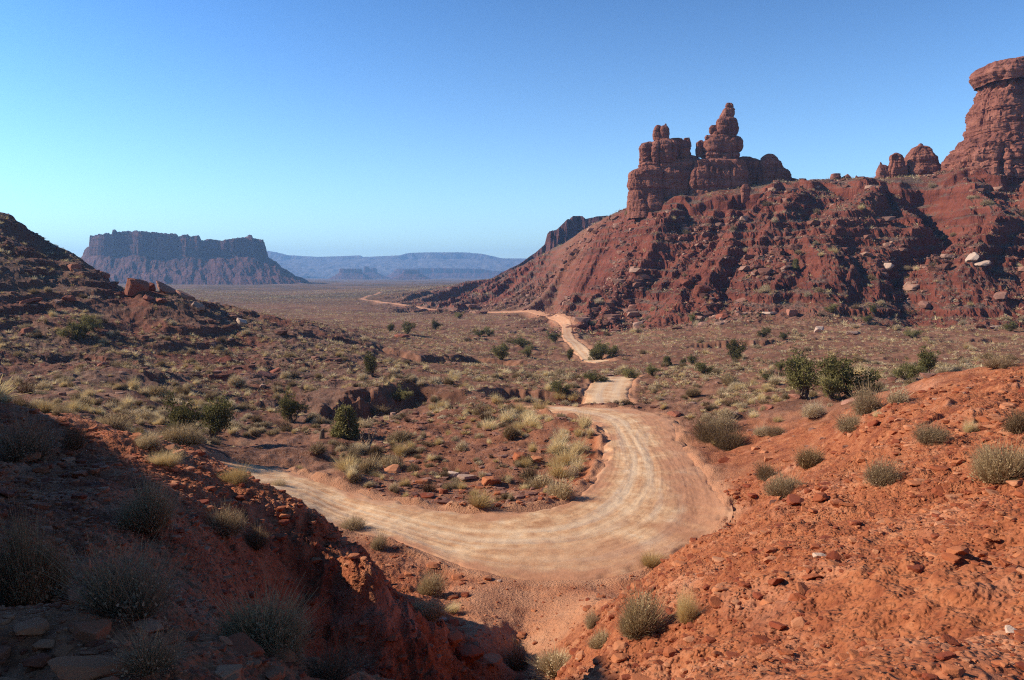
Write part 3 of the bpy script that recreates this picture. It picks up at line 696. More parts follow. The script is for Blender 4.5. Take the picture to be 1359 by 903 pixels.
TY = 385.0
tw = bpy.data.objects.new('sandstone_tower', None); C.objects.link(tw); tw.location = P(1400, 230, TY)
tag(tw, 'massive red sandstone tower with an overhanging cap at the right edge of the sky', 'rock formation')
rockpart('cap_rock', [(cr4([(104,1250,1800),(114,1140,1880),(136,1096,1900),(165,1078,1905),(190,1074,1905),(212,1084,1900),(240,1106,1890)]), TY - 2, .5)], 61, MAT['cliff'], tw, seg=240, amp=1.1)
rockpart('tower_shaft', [(cr4([(236,1114,1880),(262,1112,1885),(290,1102,1890),(340,1080,1900),(400,1062,1910),(460,1048,1915),(505,1046,1915)]), TY + 1, .5)], 67, MAT['cliff'], tw, seg=260, amp=2.0)
rockpart('rock_ledge', [(cr4([(500,1042,1910),(520,1040,1915),(565,1042,1920)]), TY - 1, .5)], 71, MAT['cliff'], tw, seg=200)
rockpart('cliff_base', [(cr4([(555,1048,1950),(585,1000,1960),(625,965,1975),(650,945,1980),(690,925,1990),(745,905,2000),(830,885,2020)]), TY - 2, .5)], 73, MAT['cliff'], tw, seg=280, amp=2.0)

RYY = 402.0
def rockthing(name, label, parts, seed, group=None, **k):
    base = parts[0][0][-1]; o = bpy.data.objects.new(name, None)
    v, f = lobe(parts, seed, **k); c = P((base[1] + base[2]) / 2, base[0], parts[0][1])
    ob = link(name, mesh_np(name, v - c, f, smooth=False), MAT['cliff']); ob.location = c
    return tag(ob, label, 'rock', group)
rockthing('rock_dome', 'tall rounded red rock dome on the ridge beside the tower', [(cr4([(602,715,745),(615,685,780),(650,658,805),(690,645,825),(755,642,848),(800,640,860)]), RYY, .8)], 81)
rockthing('knobbly_rock', 'capped knobbly rock with a round head left of the ridge dome', [(cr4([(652,565,600),(665,548,618),(685,543,625),(697,548,628),(760,540,645),(810,530,650)]), RYY - 2, .8)], 83)
rockthing('rock_outcrop', 'low jagged outcrop with a thin horn left of the knobbly rock', [(cr4([(722,480,520),(740,472,535),(780,465,545),(830,455,550)]), RYY, .7), (cr4([(702,487,494),(712,485,500),(730,480,505)]), RYY, .8)], 85, amp=.7)
rockthing('rock_block', 'small square rock block alone on the ridge line between butte and dome', [(cr4([(772,200,248),(785,192,250),(830,190,252)]), RYY, .8)], 87, amp=.6)
rockthing('rock_lump', 'low flat lumpy rock just right of the square ridge block', [(cr4([(777,285,300),(790,262,312),(820,250,330)]), RYY, .8), (cr4([(786,340,350),(800,335,400),(830,330,430)]), RYY, .6)], 89, amp=.5)
rockthing('rock_fin', 'dark upright rock fin below the right end of the butte', [(cr3([(655,840,870),(680,828,885),(720,828,880),(765,830,860)]), BY - 32, .8)], 91, amp=.7)

# mesas: plan outline with talus skirt, cliff band and flat top
def mesa(name, label, Y, top, foot_py, base_z, pxa, pxb, depth, slope, mat, seed, nx=360, ny=150, cat='mesa', buttress=14.0, skirt=1.0, steps=0.0, yaw=0.0):
    top = np.array(top, float)
    xa = P(pxa, foot_py, Y)[0]; xb = P(pxb, foot_py, Y)[0]
    tx = P(0, 0, Y)[0]; tpx = np.array([P(p[0], p[1], Y)[0] for p in top]); tz = np.array([P(p[0], p[1], Y)[2] for p in top])
    foot = P(CX, foot_py, Y)[2]; cx = (xa + xb) / 2; hx = (xb - xa) / 2; hy = depth / 2
    sk = (foot - base_z) / slope * 1.15 * skirt + buttress * 2
    gx = np.linspace(-hx - sk, hx + sk, nx)[:, None]; gy = np.concatenate([np.linspace(-hy - sk, -hy + buttress * 2.5, int(ny * .75)), np.linspace(-hy + buttress * 2.6, hy + sk, int(ny * .25) + 1)[1:]])[None, :]
    X = gx + 0 * gy; Yl = gy + 0 * gx
    rd = min(hx, hy) * .35
    qx = np.abs(X) - (hx - rd); qy = np.abs(Yl) - (hy - rd)
    d = np.hypot(np.maximum(qx, 0), np.maximum(qy, 0)) + np.minimum(np.maximum(qx, qy), 0) - rd
    dn = d + buttress * (fbm2(X / (buttress * 5), Yl / (buttress * 5), 4, seed) * .9 + .10 * (ridged2(X / (buttress * 2.3), Yl / (buttress * 2.3), 2, seed + 5) - 1))
    tz_x = np.interp(X + cx, tpx, tz); ct = fbm2(X / (buttress * .9), Yl / (buttress * .9), 3, seed + 7); tzv = tz_x + .05 * (tz_x - foot) * (np.floor(ct * 3) / 3 + .3 * ct)
    cw = buttress * .22
    cl = foot + (tzv - foot) * np.interp(-dn / cw, [0, .6, 1.6, 2.2, 3.2, 3.8], [0, .42, .47, .80, .84, 1.0])
    if steps: cl = np.where(dn < 0, cl - steps * (tzv - foot) * (1 - sm(-buttress * 3.2, -buttress * 2.6, -dn * -1.0)) * sm(0, 1, -dn / cw) * 0 , cl)
    gul = (ridged2(X / (buttress * 2.2) + .2 * noise2(X / 30, Yl / 30, 3), Yl / (buttress * 7), 3, seed + 11) - 1)
    tal = foot - np.maximum(dn, 0) * slope * (1 - .25 * sm(0, sk, dn)) + gul * (foot - base_z) * .035 + (foot - base_z) * .05 * fbm2(X / (buttress * 2.5), Yl / (buttress * 4), 4, seed + 13) * sm(0, sk * .3, dn)
    Zz = np.where(dn < 0, cl, np.maximum(tal, base_z - 4 - .02 * np.maximum(dn, 0)))
    Zz = np.where(dn > sk * .98, base_z - 30, Zz)
    X = X + cx / Y * (Yl + hy) * 1.02
    v = np.stack([X, Yl, Zz], -1).reshape(-1, 3)
    o = link(name, mesh_np(name, v, grid_faces(X.shape[0], X.shape[1]), smooth=False), mat)
    o.location = (cx, Y + hy, 0); o.rotation_euler.z = R(yaw)
    return tag(o, label, cat)
def c1(L): return [(x / 2.954, 250 + y / 2.954) for x, y in L]
mesa('mesa', 'broad dark red mesa with a crenellated rim across the valley on the left', 2250, c1([(300,262),(312,236),(340,225),(346,182),(380,182),(436,178),(440,163),(452,164),(458,172),(500,167),(560,170),(620,175),(690,178),(700,190),(735,180),(745,190),(780,184),(790,206),(830,198),(870,205),(940,193),(976,195),(980,183),(990,184),(998,196),(1040,196),(1050,210),(1064,235),(1075,262)]),
     339, -21.5, 106, 360, 620, .86, MAT['mesa'], 201, nx=520, ny=220, buttress=13)
def c2(L): return [(400 + x / 2.954, 300 + y / 2.954) for x, y in L]
mesa('mesa', 'small flat-topped dark mesa far out on the valley floor', 5200, c2([(140,170),(150,168),(235,168),(245,172)]), 362.0, -23.5, 450, 481, 260, .8, MAT['mesa'], 211, nx=160, ny=80, buttress=7)
mesa('butte', 'small far butte with two stubby teeth behind the flat-topped mesa', 5900, c2([(240,160),(243,158),(262,160),(270,172),(280,164),(300,165),(315,178)]), 361.5, -23.5, 483, 500, 300, .6, MAT['mesa'], 213, nx=160, ny=80, buttress=7, cat='butte')
mesa('mesa', 'low dark far mesa right of the two-toothed butte', 5100, c2([(395,178),(400,174),(465,174),(475,178)]), 363.0, -23.5, 534, 557, 260, .6, MAT['mesa'], 217, nx=160, ny=80, buttress=7)
mesa('mesa', 'long low blue-grey terrace in front of the far tableland', 6600, c2([(350,180),(370,168),(520,166),(700,168),(745,176),(830,178)]), 362.0, -23.8, 520, 680, 500, .6, MAT['mesa'], 219, nx=260, ny=70, buttress=14)
mesa('tableland', 'long hazy blue tableland closing the horizon', 8300, [(150,352),(330,330),(360,334),(373,338),(420,341),(478,339),(481,341),(530,339),(541,336),(560,335),(620,335),(640,337),(668,343),(695,343),(760,346),(900,352)],
     343.5, -24.5, 200, 860, 900, .17, MAT['far'], 223, nx=460, ny=130, buttress=55, cat='tableland')
# the rocky shoulder behind the near talus ridge
rockpts = [(648,372),(665,362),(690,350),(712,334),(726,322),(730,306),(742,302),(748,296),(756,288),(762,287),(764,283),(778,283),(782,287),(800,284),(840,282),(900,290)]
def shoulder():
    Y = 980.0; nx, ny = 300, 120
    px = np.linspace(640, 900, nx); top = np.interp(px, [p[0] for p in rockpts], [p[1] for p in rockpts])
    x = np.array([P(a, b, Y)[0] for a, b in zip(px, top)])[:, None]; tz = np.array([P(a, b, Y)[2] for a, b in zip(px, top)])[:, None]
    y = np.linspace(-150, 150, ny)[None, :] + 0 * x; X = x + 0 * y
    base = -30.0; q = np.abs(y) / 150 + .16 * fbm2(X / 30, y / 40, 5, 231)
    Hh = tz - base
    prof = np.where(q < .12, 1.0, np.where(q < .17, 1 - (q - .12) / .05 * .30, np.where(q < .30, .70 - (q - .17) * .6, np.where(q < .34, .62 - (q - .30) / .04 * .22, .40 * (1 - (q - .34) / .66)))))
    zz = base + Hh * np.clip(prof, 0, 1) + (1 - np.clip(1 - q * 2.5, 0, 1)) * 2.5 * fbm2(X / 12, y / 12, 4, 233)
    v = np.stack([X, y, zz], -1).reshape(-1, 3)
    o = link('rock_shoulder', mesh_np('rock_shoulder', v, grid_faces(nx, ny), smooth=False), MAT['mesa']); o.location = (0, Y + 60, 0)
    tag(o, 'stepped purple-red rock shoulder rising behind the long talus slope', 'rock formation')
shoulder()

# ------------------------------------------------------------------ rocks
def ico(sub):
    bm = bmesh.new(); bmesh.ops.create_icosphere(bm, subdivisions=sub, radius=1)
    v = np.array([x.co[:] for x in bm.verts]); f = np.array([[q.index for q in p.verts] for p in bm.faces]); bm.free(); return v, f
ICO = {k: ico(k) for k in (1, 2, 3, 4)}
def rock_shape(sub, seed, planes=11, flat=.75, rough=.05):
    g = np.random.default_rng(seed); v, f = ICO[sub]; v = v.copy()
    n = g.normal(size=(planes, 3)); n /= np.linalg.norm(n, axis=1)[:, None]; d = g.uniform(.55, .9, planes)
    n = np.vstack([n, [0, 0, 1], [0, 0, -1]]); d = np.append(d, [.55, .6])
    dots = v @ n.T; r = np.min(np.where(dots > .05, d / np.maximum(dots, .05), 9), axis=1); r = np.minimum(r, 1.15)
    v = v * r[:, None]
    if rough: v *= (1 + rough * fbm3(v[:, 0] * 2.3, v[:, 1] * 2.3, v[:, 2] * 2.3, 3, seed))[:, None]
    v *= np.array([g.uniform(.85, 1.2), g.uniform(.75, 1.1), flat])
    return v, f
ROCKS = []
for i in range(9):
    v, f = rock_shape(4, 300 + i, planes=9 + i, flat=.5 + .06 * i, rough=.055)
    ROCKS.append(mesh_np('boulder', v, f, smooth=False)); ROCKS[-1].materials.append(MAT['stone'])
ROCKT = []
for me_ in ROCKS:
    q_ = me_.copy(); q_.materials.clear(); q_.materials.append(MAT['scree']); ROCKT.append(q_)
ROCKN = []
for me_ in ROCKS:
    q_ = me_.copy(); q_.materials.clear(); q_.materials.append(MAT['rubble']); ROCKN.append(q_)
def place_rock(px, py, wpx, label, flat=None, proto=0, rot=0, tilt=(0, 0), ymin=0, mat=None, group=None, name='boulder', sink=.25, cat='rock', hr=1.0):
    p = hit_crest(px, py, ymin, 1e9 if ymin != 90 else 215)
    if p is None: return None
    s = wpx * p[1] / F / 2
    me = (ROCKN if p[1] < 60 else ROCKS)[proto % 9]
    if mat is None and group != NL and any(q_ in label.split() for q_ in ('pale', 'whitish', 'grey-pink', 'white-flecked', 'grey', 'pinkish', 'grey-red')): mat = MAT['pale']
    if mat is not None: me = me.copy(); me.materials.clear(); me.materials.append(mat)
    o = link(name, me); o.scale = (s, s, s * hr); o.rotation_euler = (R(tilt[0]), R(tilt[1]), R(rot))
    z = float(ground(p[0], p[1])); o.location = (p[0], p[1], z + s * hr * (.5 - sink))
    tag(o, label, cat, group); LAND.append((px, py, None)); TAKEN.append((p[0], p[1], s * 1.1)); return o
TAKEN = []
LAND = []
NL = 'dark red rocks on the shaded near slope'
LH = 'boulders on the left hillside shoulder'
place_rock(184,388,34, 'upright cracked sandstone boulder at the left of the hillside cluster', proto=6, rot=20, tilt=(0,10), hr=1.35, ymin=90, group=LH)
place_rock(200,378,20, 'dark pointed boulder between the upright block and the leaning slab', proto=3, rot=70, tilt=(10,-20), hr=1.2, ymin=90, group=LH)
place_rock(222,384,36, 'leaning sandstone slab tipped up toward the left on the hillside', proto=1, rot=5, tilt=(0,32), hr=.8, ymin=90, group=LH)
place_rock(247,391,30, 'long low slab just below the leaning slab on the hillside', proto=2, rot=10, tilt=(0,25), hr=.75, ymin=90, group=LH)
place_rock(196,398,16, 'small wedge rock at the foot of the upright cracked boulder', proto=4, rot=10, tilt=(0,30), ymin=90, group=LH)
place_rock(215,401,14, 'small rounded rock below the leaning hillside slab', proto=5, rot=50, ymin=90, group=LH)
place_rock(265,411,20, 'pale tilted rock downhill from the hillside boulder cluster', proto=7, rot=0, tilt=(0,30), ymin=90, group=LH)
place_rock(320,430,16, 'pale pyramid rock farther down the left hill crest', proto=8, rot=0, tilt=(0,20), ymin=90, group=LH)
place_rock(138,368,18, 'squat brown boulder on the crest uphill of the cluster', proto=2, rot=30, tilt=(0,20), hr=1.2, ymin=90, group=LH)
place_rock(100,358,22, 'reddish block below the skyline of the left hill', proto=4, rot=40, ymin=90, group=LH)
place_rock(40,402,34, 'flat dark slab half buried on the upper left hillside', proto=0, rot=10, tilt=(0,-15), hr=.5, ymin=80, group=LH)
place_rock(92,398,16, 'small squarish rock right of the buried hillside slab', proto=5, rot=15, ymin=80, group=LH)
VF = 'boulders along the foot of the talus slope'
place_rock(1050,418,17, 'orange rounded boulder with a lit left face at the talus foot', proto=8, rot=60, hr=1.1, ymin=190, group=VF)
place_rock(960,422,18, 'blocky red boulder at the left of the talus foot row', proto=4, rot=20, ymin=190, group=VF, hr=.9)
place_rock(1088,440,15, 'whitish rounded boulder on the flat below the talus', proto=7, rot=0, ymin=170, mat=MAT['pale'], group=VF, hr=1.2)
place_rock(1132,444,20, 'low pale flat boulder on the flat right of the whitish one', proto=1, rot=10, ymin=170, mat=MAT['pale'], group=VF, hr=.7)
place_rock(1022,417,22, 'pale flat slab beside the orange talus foot boulder', proto=0, rot=20, ymin=190, group=VF, hr=.5)
place_rock(1322,436,26, 'low whitish slab at the far right of the valley flat', proto=3, rot=0, ymin=170, mat=MAT['pale'], group=VF, hr=.45)
place_rock(912,378,18, 'square block standing out on the lower left talus', proto=5, rot=30, ymin=220, group=VF, hr=1.2)
place_rock(932,388,26, 'large split boulder on the lower talus left of centre', proto=6, rot=0, ymin=220, group=VF)
place_rock(1290,345,26, 'pale slab boulder tipped over on the spur at right', proto=1, rot=30, tilt=(0,-25), ymin=220, group=VF, hr=.7)
place_rock(1302,352,24, 'second pale slab lying against the tipped spur boulder', proto=2, rot=10, tilt=(0,-15), ymin=220, group=VF, hr=.6)
place_rock(1178,356,18, 'pale angular boulder in the middle of the talus gully', proto=7, rot=70, ymin=220, group=VF)
place_rock(842,410,16, 'tan rock beside the valley road below the talus', proto=4, rot=70, ymin=220, group=VF)
place_rock(534,448,22, 'broken red ledge rock on the valley flat left of the road', proto=2, rot=0, ymin=120, hr=.6)
BD = 'rocks on the inside of the road bend'
for (a, b, c, pr, hr, lb) in [
    (691,611,17,5,1.2,'upright dark red rock among shrubs inside the bend'), (712,612,15,3,.9,'sloping red rock right of the upright bend rock'),
    (724,600,11,1,.8,'small rust rock above the sloping bend rock'), (650,642,20,6,.9,'rounded brown rock in the middle of the bend hollow'),
    (620,635,19,0,.6,'flat pinkish slab left of the rounded bend rock'), (602,632,13,4,.8,'small block beside the flat pinkish slab'),
    (587,655,10,7,1.0,'small pointed rock above the road edge inside the bend'), (564,660,18,2,.4,'flat dark rock lying on the inner road edge'),
    (560,642,14,8,.6,'low red rock left end of the bend rocks'), (700,628,12,2,.5,'thin slab below the upright bend rock'),
    (735,592,12,0,.6,'pale orange ledge rock on the bend shoulder'), (763,572,12,3,.5,'ledge rock high on the inner bend shoulder'),
    (662,656,10,5,.8,'small brown rock just under the rounded bend rock')]:
    place_rock(a, b, c * 1.45, lb, proto=pr, rot=a * 7 % 180, hr=hr, ymin=32, group=BD)
place_rock(647,768,14, 'rounded red rock on the dirt apron below the road', proto=6, rot=0, ymin=20, hr=.8)
place_rock(638,774,9, 'small rock touching the left of the apron rock', proto=2, rot=50, ymin=20, hr=.7)
place_rock(663,772,8, 'grey pebble-like rock right of the apron rock', proto=4, rot=10, ymin=20, hr=.6)
RM = 'rocks by the shrubs on the right road bank'
for (a, b, c, pr, hr, lb) in [(1002,597,13,6,.9,'first round red rock of the row beside the bank shrub'), (1014,601,11,5,.9,'middle red rock in the row beside the bank shrub'),
    (1019,612,15,8,.9,'largest red rock at the lower end of the bank row'), (1030,600,9,3,.8,'smallest red rock at the right end of the bank row')]:
    place_rock(a, b, c, lb, proto=pr, rot=a * 11 % 180, hr=hr, ymin=26, group=RM)
MD = 'outcropping rocks on the orange mound'
for (a, b, c, pr, hr, lb) in [(1056,668,42,1,.55,'broad orange ledge block at the brow of the mound'), (1112,672,22,4,1.0,'dark fractured rock with a shaded hollow on the mound brow'),
    (1090,662,24,7,.8,'rough orange lump between the two brow blocks'), (1126,640,16,3,.7,'small orange rock on the upper mound brow'), (1212,642,26,0,.4,'thin dark slab beside the round mound shrub'),
    (1086,738,20,6,.5,'white-flecked rock in the middle of the mound'), (1108,602,14,2,.6,'small flat slab near the mound ledges'), (1222,600,18,0,.35,'flat orange slab right of the mound ledges'),
    (1190,603,12,5,.6,'small cube-like rock left of the flat mound slab'), (1286,640,12,4,.6,'lone small rock below the upper right shrubs'),
    (1150,870,20,3,.5,'sharp orange stone low on the mound'), (1342,838,26,1,.4,'grey-pink slate slab at the lower right corner')]:
    place_rock(a, b, c, lb, proto=pr, rot=a * 5 % 180, hr=hr, group=MD)
NL = 'dark red rocks on the shaded near slope'
for (a, b, c, pr, hr, rt, tl, lb) in [
    (112,893,96,1,.6,10,(0,10),'large angular red slab at the bottom left of the frame'), (120,845,66,4,.7,30,(0,15),'sloping red rock above the bottom left slab'),
    (112,800,62,0,.6,0,(0,18),'wedge-shaped rock under the big twiggy bush'), (40,835,70,3,.4,60,(0,5),'broad flat rock at the left frame edge'),
    (325,862,60,2,.55,-25,(0,14),'flat pointed slab below the pale lower bush'), (372,872,40,5,.7,10,(10,0),'dark block right of the flat pointed slab'),
    (55,880,40,7,.7,10,(0,0),'small red rock at the left of the large slab'), (165,880,34,8,.6,80,(0,0),'small block tucked above the large slab'),
    (60,858,34,6,.7,20,(0,0),'rounded red stone between the flat rock and the slab'), (28,612,40,1,.7,0,(0,-10),'brick-red block up the shaded slope at left'),
    (55,625,30,3,.7,40,(0,0),'angular block right of the brick-red block'), (268,700,24,0,.5,20,(0,10),'thin red slab left of the twin grey shrubs'),
    (238,705,14,5,.8,0,(0,0),'upright stone beside the thin red slab'), (300,895,44,4,.35,0,(0,5),'flat thin stone near the bottom edge'),
    (360,893,48,2,.4,30,(0,5),'low dark slab at the bottom edge beside the brush'), (190,835,50,6,.5,50,(5,0),'broken rock right of the sloping red rock'),
    (222,850,30,8,.5,10,(5,0),'small broken rock above the flat thin stone'), (415,694,14,3,.7,0,(0,0),'small knob on the crest of the cut bank'),
    (175,608,18,2,.6,10,(0,5),'small slab on the shaded bank crest')]:
    place_rock(a, b, c, lb, proto=pr, rot=rt, tilt=tl, hr=hr, group=NL, sink=.3)
GR = 'rocks at the mouth of the gully'
for (a, b, c, pr, hr, lb) in [(618,872,46,6,.8,'big red rock closing the foot of the cut bank'), (650,880,34,2,.7,'red rock in the gully mouth beside the bank foot'), (690,845,14,5,.6,'small red rock up the gully floor'),
    (600,850,30,8,.8,'red block on the toe of the cut bank'), (770,874,14,3,.4,'flat stone beside the pale gully bush'), (585,822,20,1,.5,'pale ledge rock above the toe of the bank')]:
    place_rock(a, b, c, lb, proto=pr, rot=a * 3 % 180, hr=hr, group=GR)

# ------------------------------------------------------------------ plants: blade based prototypes
def blades(n, seed, height, spread, lean, width, segs=3, curl=.4, tipw=.15, base_r=.15, jitter=.25, dome=True):
    """stems/blades that leave a common base and fan outwards; returns verts, quad faces, tip attribute"""
    g = np.random.default_rng(seed)
    az = g.uniform(0, 2 * pi, n); k = np.sqrt(g.uniform(0, 1, n)); tilt = k * lean * (1 + g.normal(0, .2, n))
    L = height * (1 - .30 * k ** 2 * (1 if dome else 0)) * (1 + g.normal(0, jitter * .8, n)).clip(.3, 1.6)
    bx = np.cos(az) * k * base_r; by = np.sin(az) * k * base_r
    t = np.linspace(0, 1, segs + 1)[None, :]
    ti = tilt[:, None] + curl * g.uniform(-.3, 1, n)[:, None] * t
    dz = np.cos(ti) * L[:, None] / segs; dr = np.sin(ti) * L[:, None] / segs
    z = np.concatenate([np.zeros((n, 1)), np.cumsum(dz[:, 1:], 1)], 1); r = np.concatenate([np.zeros((n, 1)), np.cumsum(dr[:, 1:], 1)], 1)
    wob = g.normal(0, .04 * height, (n, segs + 1)) * t
    x = bx[:, None] + np.cos(az)[:, None] * r - np.sin(az)[:, None] * wob; y = by[:, None] + np.sin(az)[:, None] * r + np.cos(az)[:, None] * wob
    a2 = g.uniform(0, 2 * pi, n)[:, None]; wv = width * (1 - (1 - tipw) * t) * g.uniform(.6, 1.3, n)[:, None] / 2
    ox = np.cos(a2) * wv; oy = np.sin(a2) * wv
    V = np.stack([np.stack([x - ox, y - oy, z], -1), np.stack([x + ox, y + oy, z], -1)], 2)   # n, segs+1, 2, 3
    b = (np.arange(n) * (segs + 1) * 2)[:, None] + (np.arange(segs) * 2)[None, :]
    Fq = np.stack([b, b + 1, b + 3, b + 2], -1).reshape(-1, 4)
    tip = np.repeat((t + 0 * x)[:, :, None], 2, 2)
    return V.reshape(-1, 3), Fq, tip.ravel()
def leaves(n, seed, a, h, size, z0=.1, hollow=.45, lumps=7, lump_amp=.5, up=.5):
    """small leaf faces through the outer volume of an uneven dome"""
    g = np.random.default_rng(seed)
    d = g.normal(size=(n, 3)); d[:, 2] = np.abs(d[:, 2]) * 1.0 - .12; d /= np.linalg.norm(d, axis=1)[:, None]
    c = g.normal(size=(lumps, 3)); c[:, 2] = np.abs(c[:, 2]); c /= np.linalg.norm(c, axis=1)[:, None]
    mm = np.max(d @ c.T, axis=1); amp = 1 + lump_amp * (1.6 * mm - 1.45) + .28 * noise3(d[:, 0] * 4, d[:, 1] * 4, d[:, 2] * 4, seed)
    r = (hollow + (1 - hollow) * g.uniform(0, 1, n) ** .5) * amp
    p = d * r[:, None] * np.array([a, a, h]); p[:, 2] = np.maximum(p[:, 2], 0) + z0
    u = g.normal(size=(n, 3)); u[:, 2] += up; u /= np.linalg.norm(u, axis=1)[:, None]
    q = np.cross(u, g.normal(size=(n, 3))); q /= np.linalg.norm(q, axis=1)[:, None]
    s = size * g.uniform(.6, 1.4, n)[:, None]
    V = np.stack([p - q * s * .35, p + q * s * .35, p + q * s * .2 + u * s, p - q * s * .2 + u * s], 1)
    b = (np.arange(n) * 4)[:, None] + np.arange(4)[None, :]
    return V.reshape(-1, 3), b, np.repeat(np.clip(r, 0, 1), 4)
def merge(parts):
    V, Fx, T, o = [], [], [], 0
    for v, f, t in parts: V.append(v); Fx.append(f + o); T.append(t); o += len(v)
    return np.concatenate(V), np.concatenate(Fx), np.concatenate(T)
def pmesh(name, data, mat, smooth=False, nrm=False):
    v, f, t = data; m = mesh_np(name, v, f, {'tip': t, 'rnd': np.zeros(len(v))}, smooth); m.materials.append(mat); return m

# near kinds (unit height about 1)
def clump(fn, m, seed):
    g = np.random.default_rng(seed * 7 + 1); out = []
    for j in range(m):
        v, f, t = fn(j); v = v.copy(); sc = 1.0 if j == 0 else g.uniform(.45, .85); a = g.uniform(0, 6.28); d = 0 if j == 0 else g.uniform(.22, .52)
        tl = g.uniform(-.25, .25, 2); v[:, 0] += v[:, 2] * tl[0]; v[:, 1] += v[:, 2] * tl[1]
        v = v * [sc * g.uniform(.75, 1.1), sc * g.uniform(.75, 1.1), sc]; v[:, 0] += cos(a) * d; v[:, 1] += sin(a) * d; out.append((v, f, t))
    return merge(out)
def kind_meshes(kind, seed, lod):
    m = {'hi': 5, 'mid': 3, 'lo': 1}[lod] - (seed % 2); q = {}
    for pn in kind_one(kind, seed, lod):
        q[pn] = (clump(lambda j: kind_one(kind, seed + 50 * j, lod, 1.6 / m)[pn][0], m, seed), kind_one(kind, seed, lod, .02)[pn][1])
    return q
def kind_one(kind, seed, lod, frac=1.0):
    k = {'hi': 1.0, 'mid': .25, 'lo': .05}[lod]; wf = {'hi': 1, 'mid': 2.1, 'lo': 4.5}[lod]; n = lambda a: int(max(6, a * k * frac))
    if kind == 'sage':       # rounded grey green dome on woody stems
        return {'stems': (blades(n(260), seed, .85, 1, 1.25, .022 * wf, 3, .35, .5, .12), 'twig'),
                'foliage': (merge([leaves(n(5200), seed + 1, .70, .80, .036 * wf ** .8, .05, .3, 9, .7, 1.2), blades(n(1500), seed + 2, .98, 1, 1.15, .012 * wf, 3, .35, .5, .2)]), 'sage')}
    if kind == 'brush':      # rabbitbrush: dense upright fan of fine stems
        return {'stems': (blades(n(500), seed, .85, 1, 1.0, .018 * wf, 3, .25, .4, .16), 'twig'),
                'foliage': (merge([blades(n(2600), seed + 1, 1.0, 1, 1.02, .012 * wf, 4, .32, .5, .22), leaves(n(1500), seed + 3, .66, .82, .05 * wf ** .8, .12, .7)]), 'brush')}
    if kind == 'grass':      # bleached bunch grass
        return {'blades': (merge([blades(n(2200), seed, .95, 1, .92, .012 * wf, 4, .75, .2, .18, .3), blades(n(500), seed + 1, 1.15, 1, .6, .008 * wf, 4, .5, .3, .1, .3)]), 'straw')}
    if kind == 'twig':       # bare grey twigs
        return {'stems': (merge([blades(n(1500), seed, 1.0, 1, 1.15, .013 * wf, 5, .5, .3, .15, .35), leaves(n(900), seed + 4, .72, .8, .045 * wf ** .8, .1, .5)]), 'twig')}
KINDNAME = {'sage': 'sagebrush', 'brush': 'rabbitbrush', 'grass': 'grass_clump', 'twig': 'dead_shrub'}
KINDCAT = {'sage': 'shrub', 'brush': 'shrub', 'grass': 'grass clump', 'twig': 'shrub'}
PRO = {}
for kd in KINDNAME:
    for lod, cnt in (('hi', 3), ('mid', 4)):
        PRO[kd, lod] = []
        for i in range(cnt):
            d_ = kind_meshes(kd, 1000 + i * 17 + len(kd), lod)
            if lod == 'hi': PRO[kd, lod].append({pn: pmesh(pn, dd, MAT[mm]) for pn, (dd, mm) in d_.items()})
            else:
                items = list(d_.values()); v, f, t = merge([x[0] for x in items])
                m = mesh_np(KINDNAME[kd], v, f, {'tip': t, 'rnd': np.zeros(len(v))}, False)
                mi = np.concatenate([np.full(len(x[0][1]), q) for q, x in enumerate(items)])
                for x in items: m.materials.append(MAT[x[1]])
                m.polygons.foreach_set('material_index', mi.astype(np.int32)); PRO[kd, lod].append(m)
def put_plant(kd, x, y, h, wid=1.0, lod='mid', label=None, group=None, z=None, rz=None):
    z = float(ground(x, y)) if z is None else z; rz = random.uniform(0, 6.28) if rz is None else rz
    src = random.choice(PRO[kd, lod])
    if lod == 'hi' and len(src) > 1:
        o = bpy.data.objects.new(KINDNAME[kd], None); C.objects.link(o)
        for pn, m in src.items(): link(pn, m, None, o)
    elif lod == 'hi': o = link(KINDNAME[kd], list(src.values())[0])
    else: o = link(KINDNAME[kd], src)
    o.location = (x, y, z - .04 * h); o.scale = (h * wid * random.uniform(.85, 1.2), h * wid * random.uniform(.8, 1.1), h * random.uniform(.9, 1.1)); o.rotation_euler = (random.uniform(-.15, .15), random.uniform(-.15, .15), rz)
    tag(o, label, KINDCAT[kd], group); return o
def plant_px(kd, px, py, hpx, wpx, label, lod='hi', ymin=0, group=None):
    p = hit(px, py, ymin)
    if p is None: return
    h = hpx * p[1] / F; wd = wpx / hpx / 1.5
    put_plant(kd, p[0], p[1], h, wd, lod, label, group); TAKEN.append((p[0], p[1], h * wd * .8)); LAND.append((px, py, None))
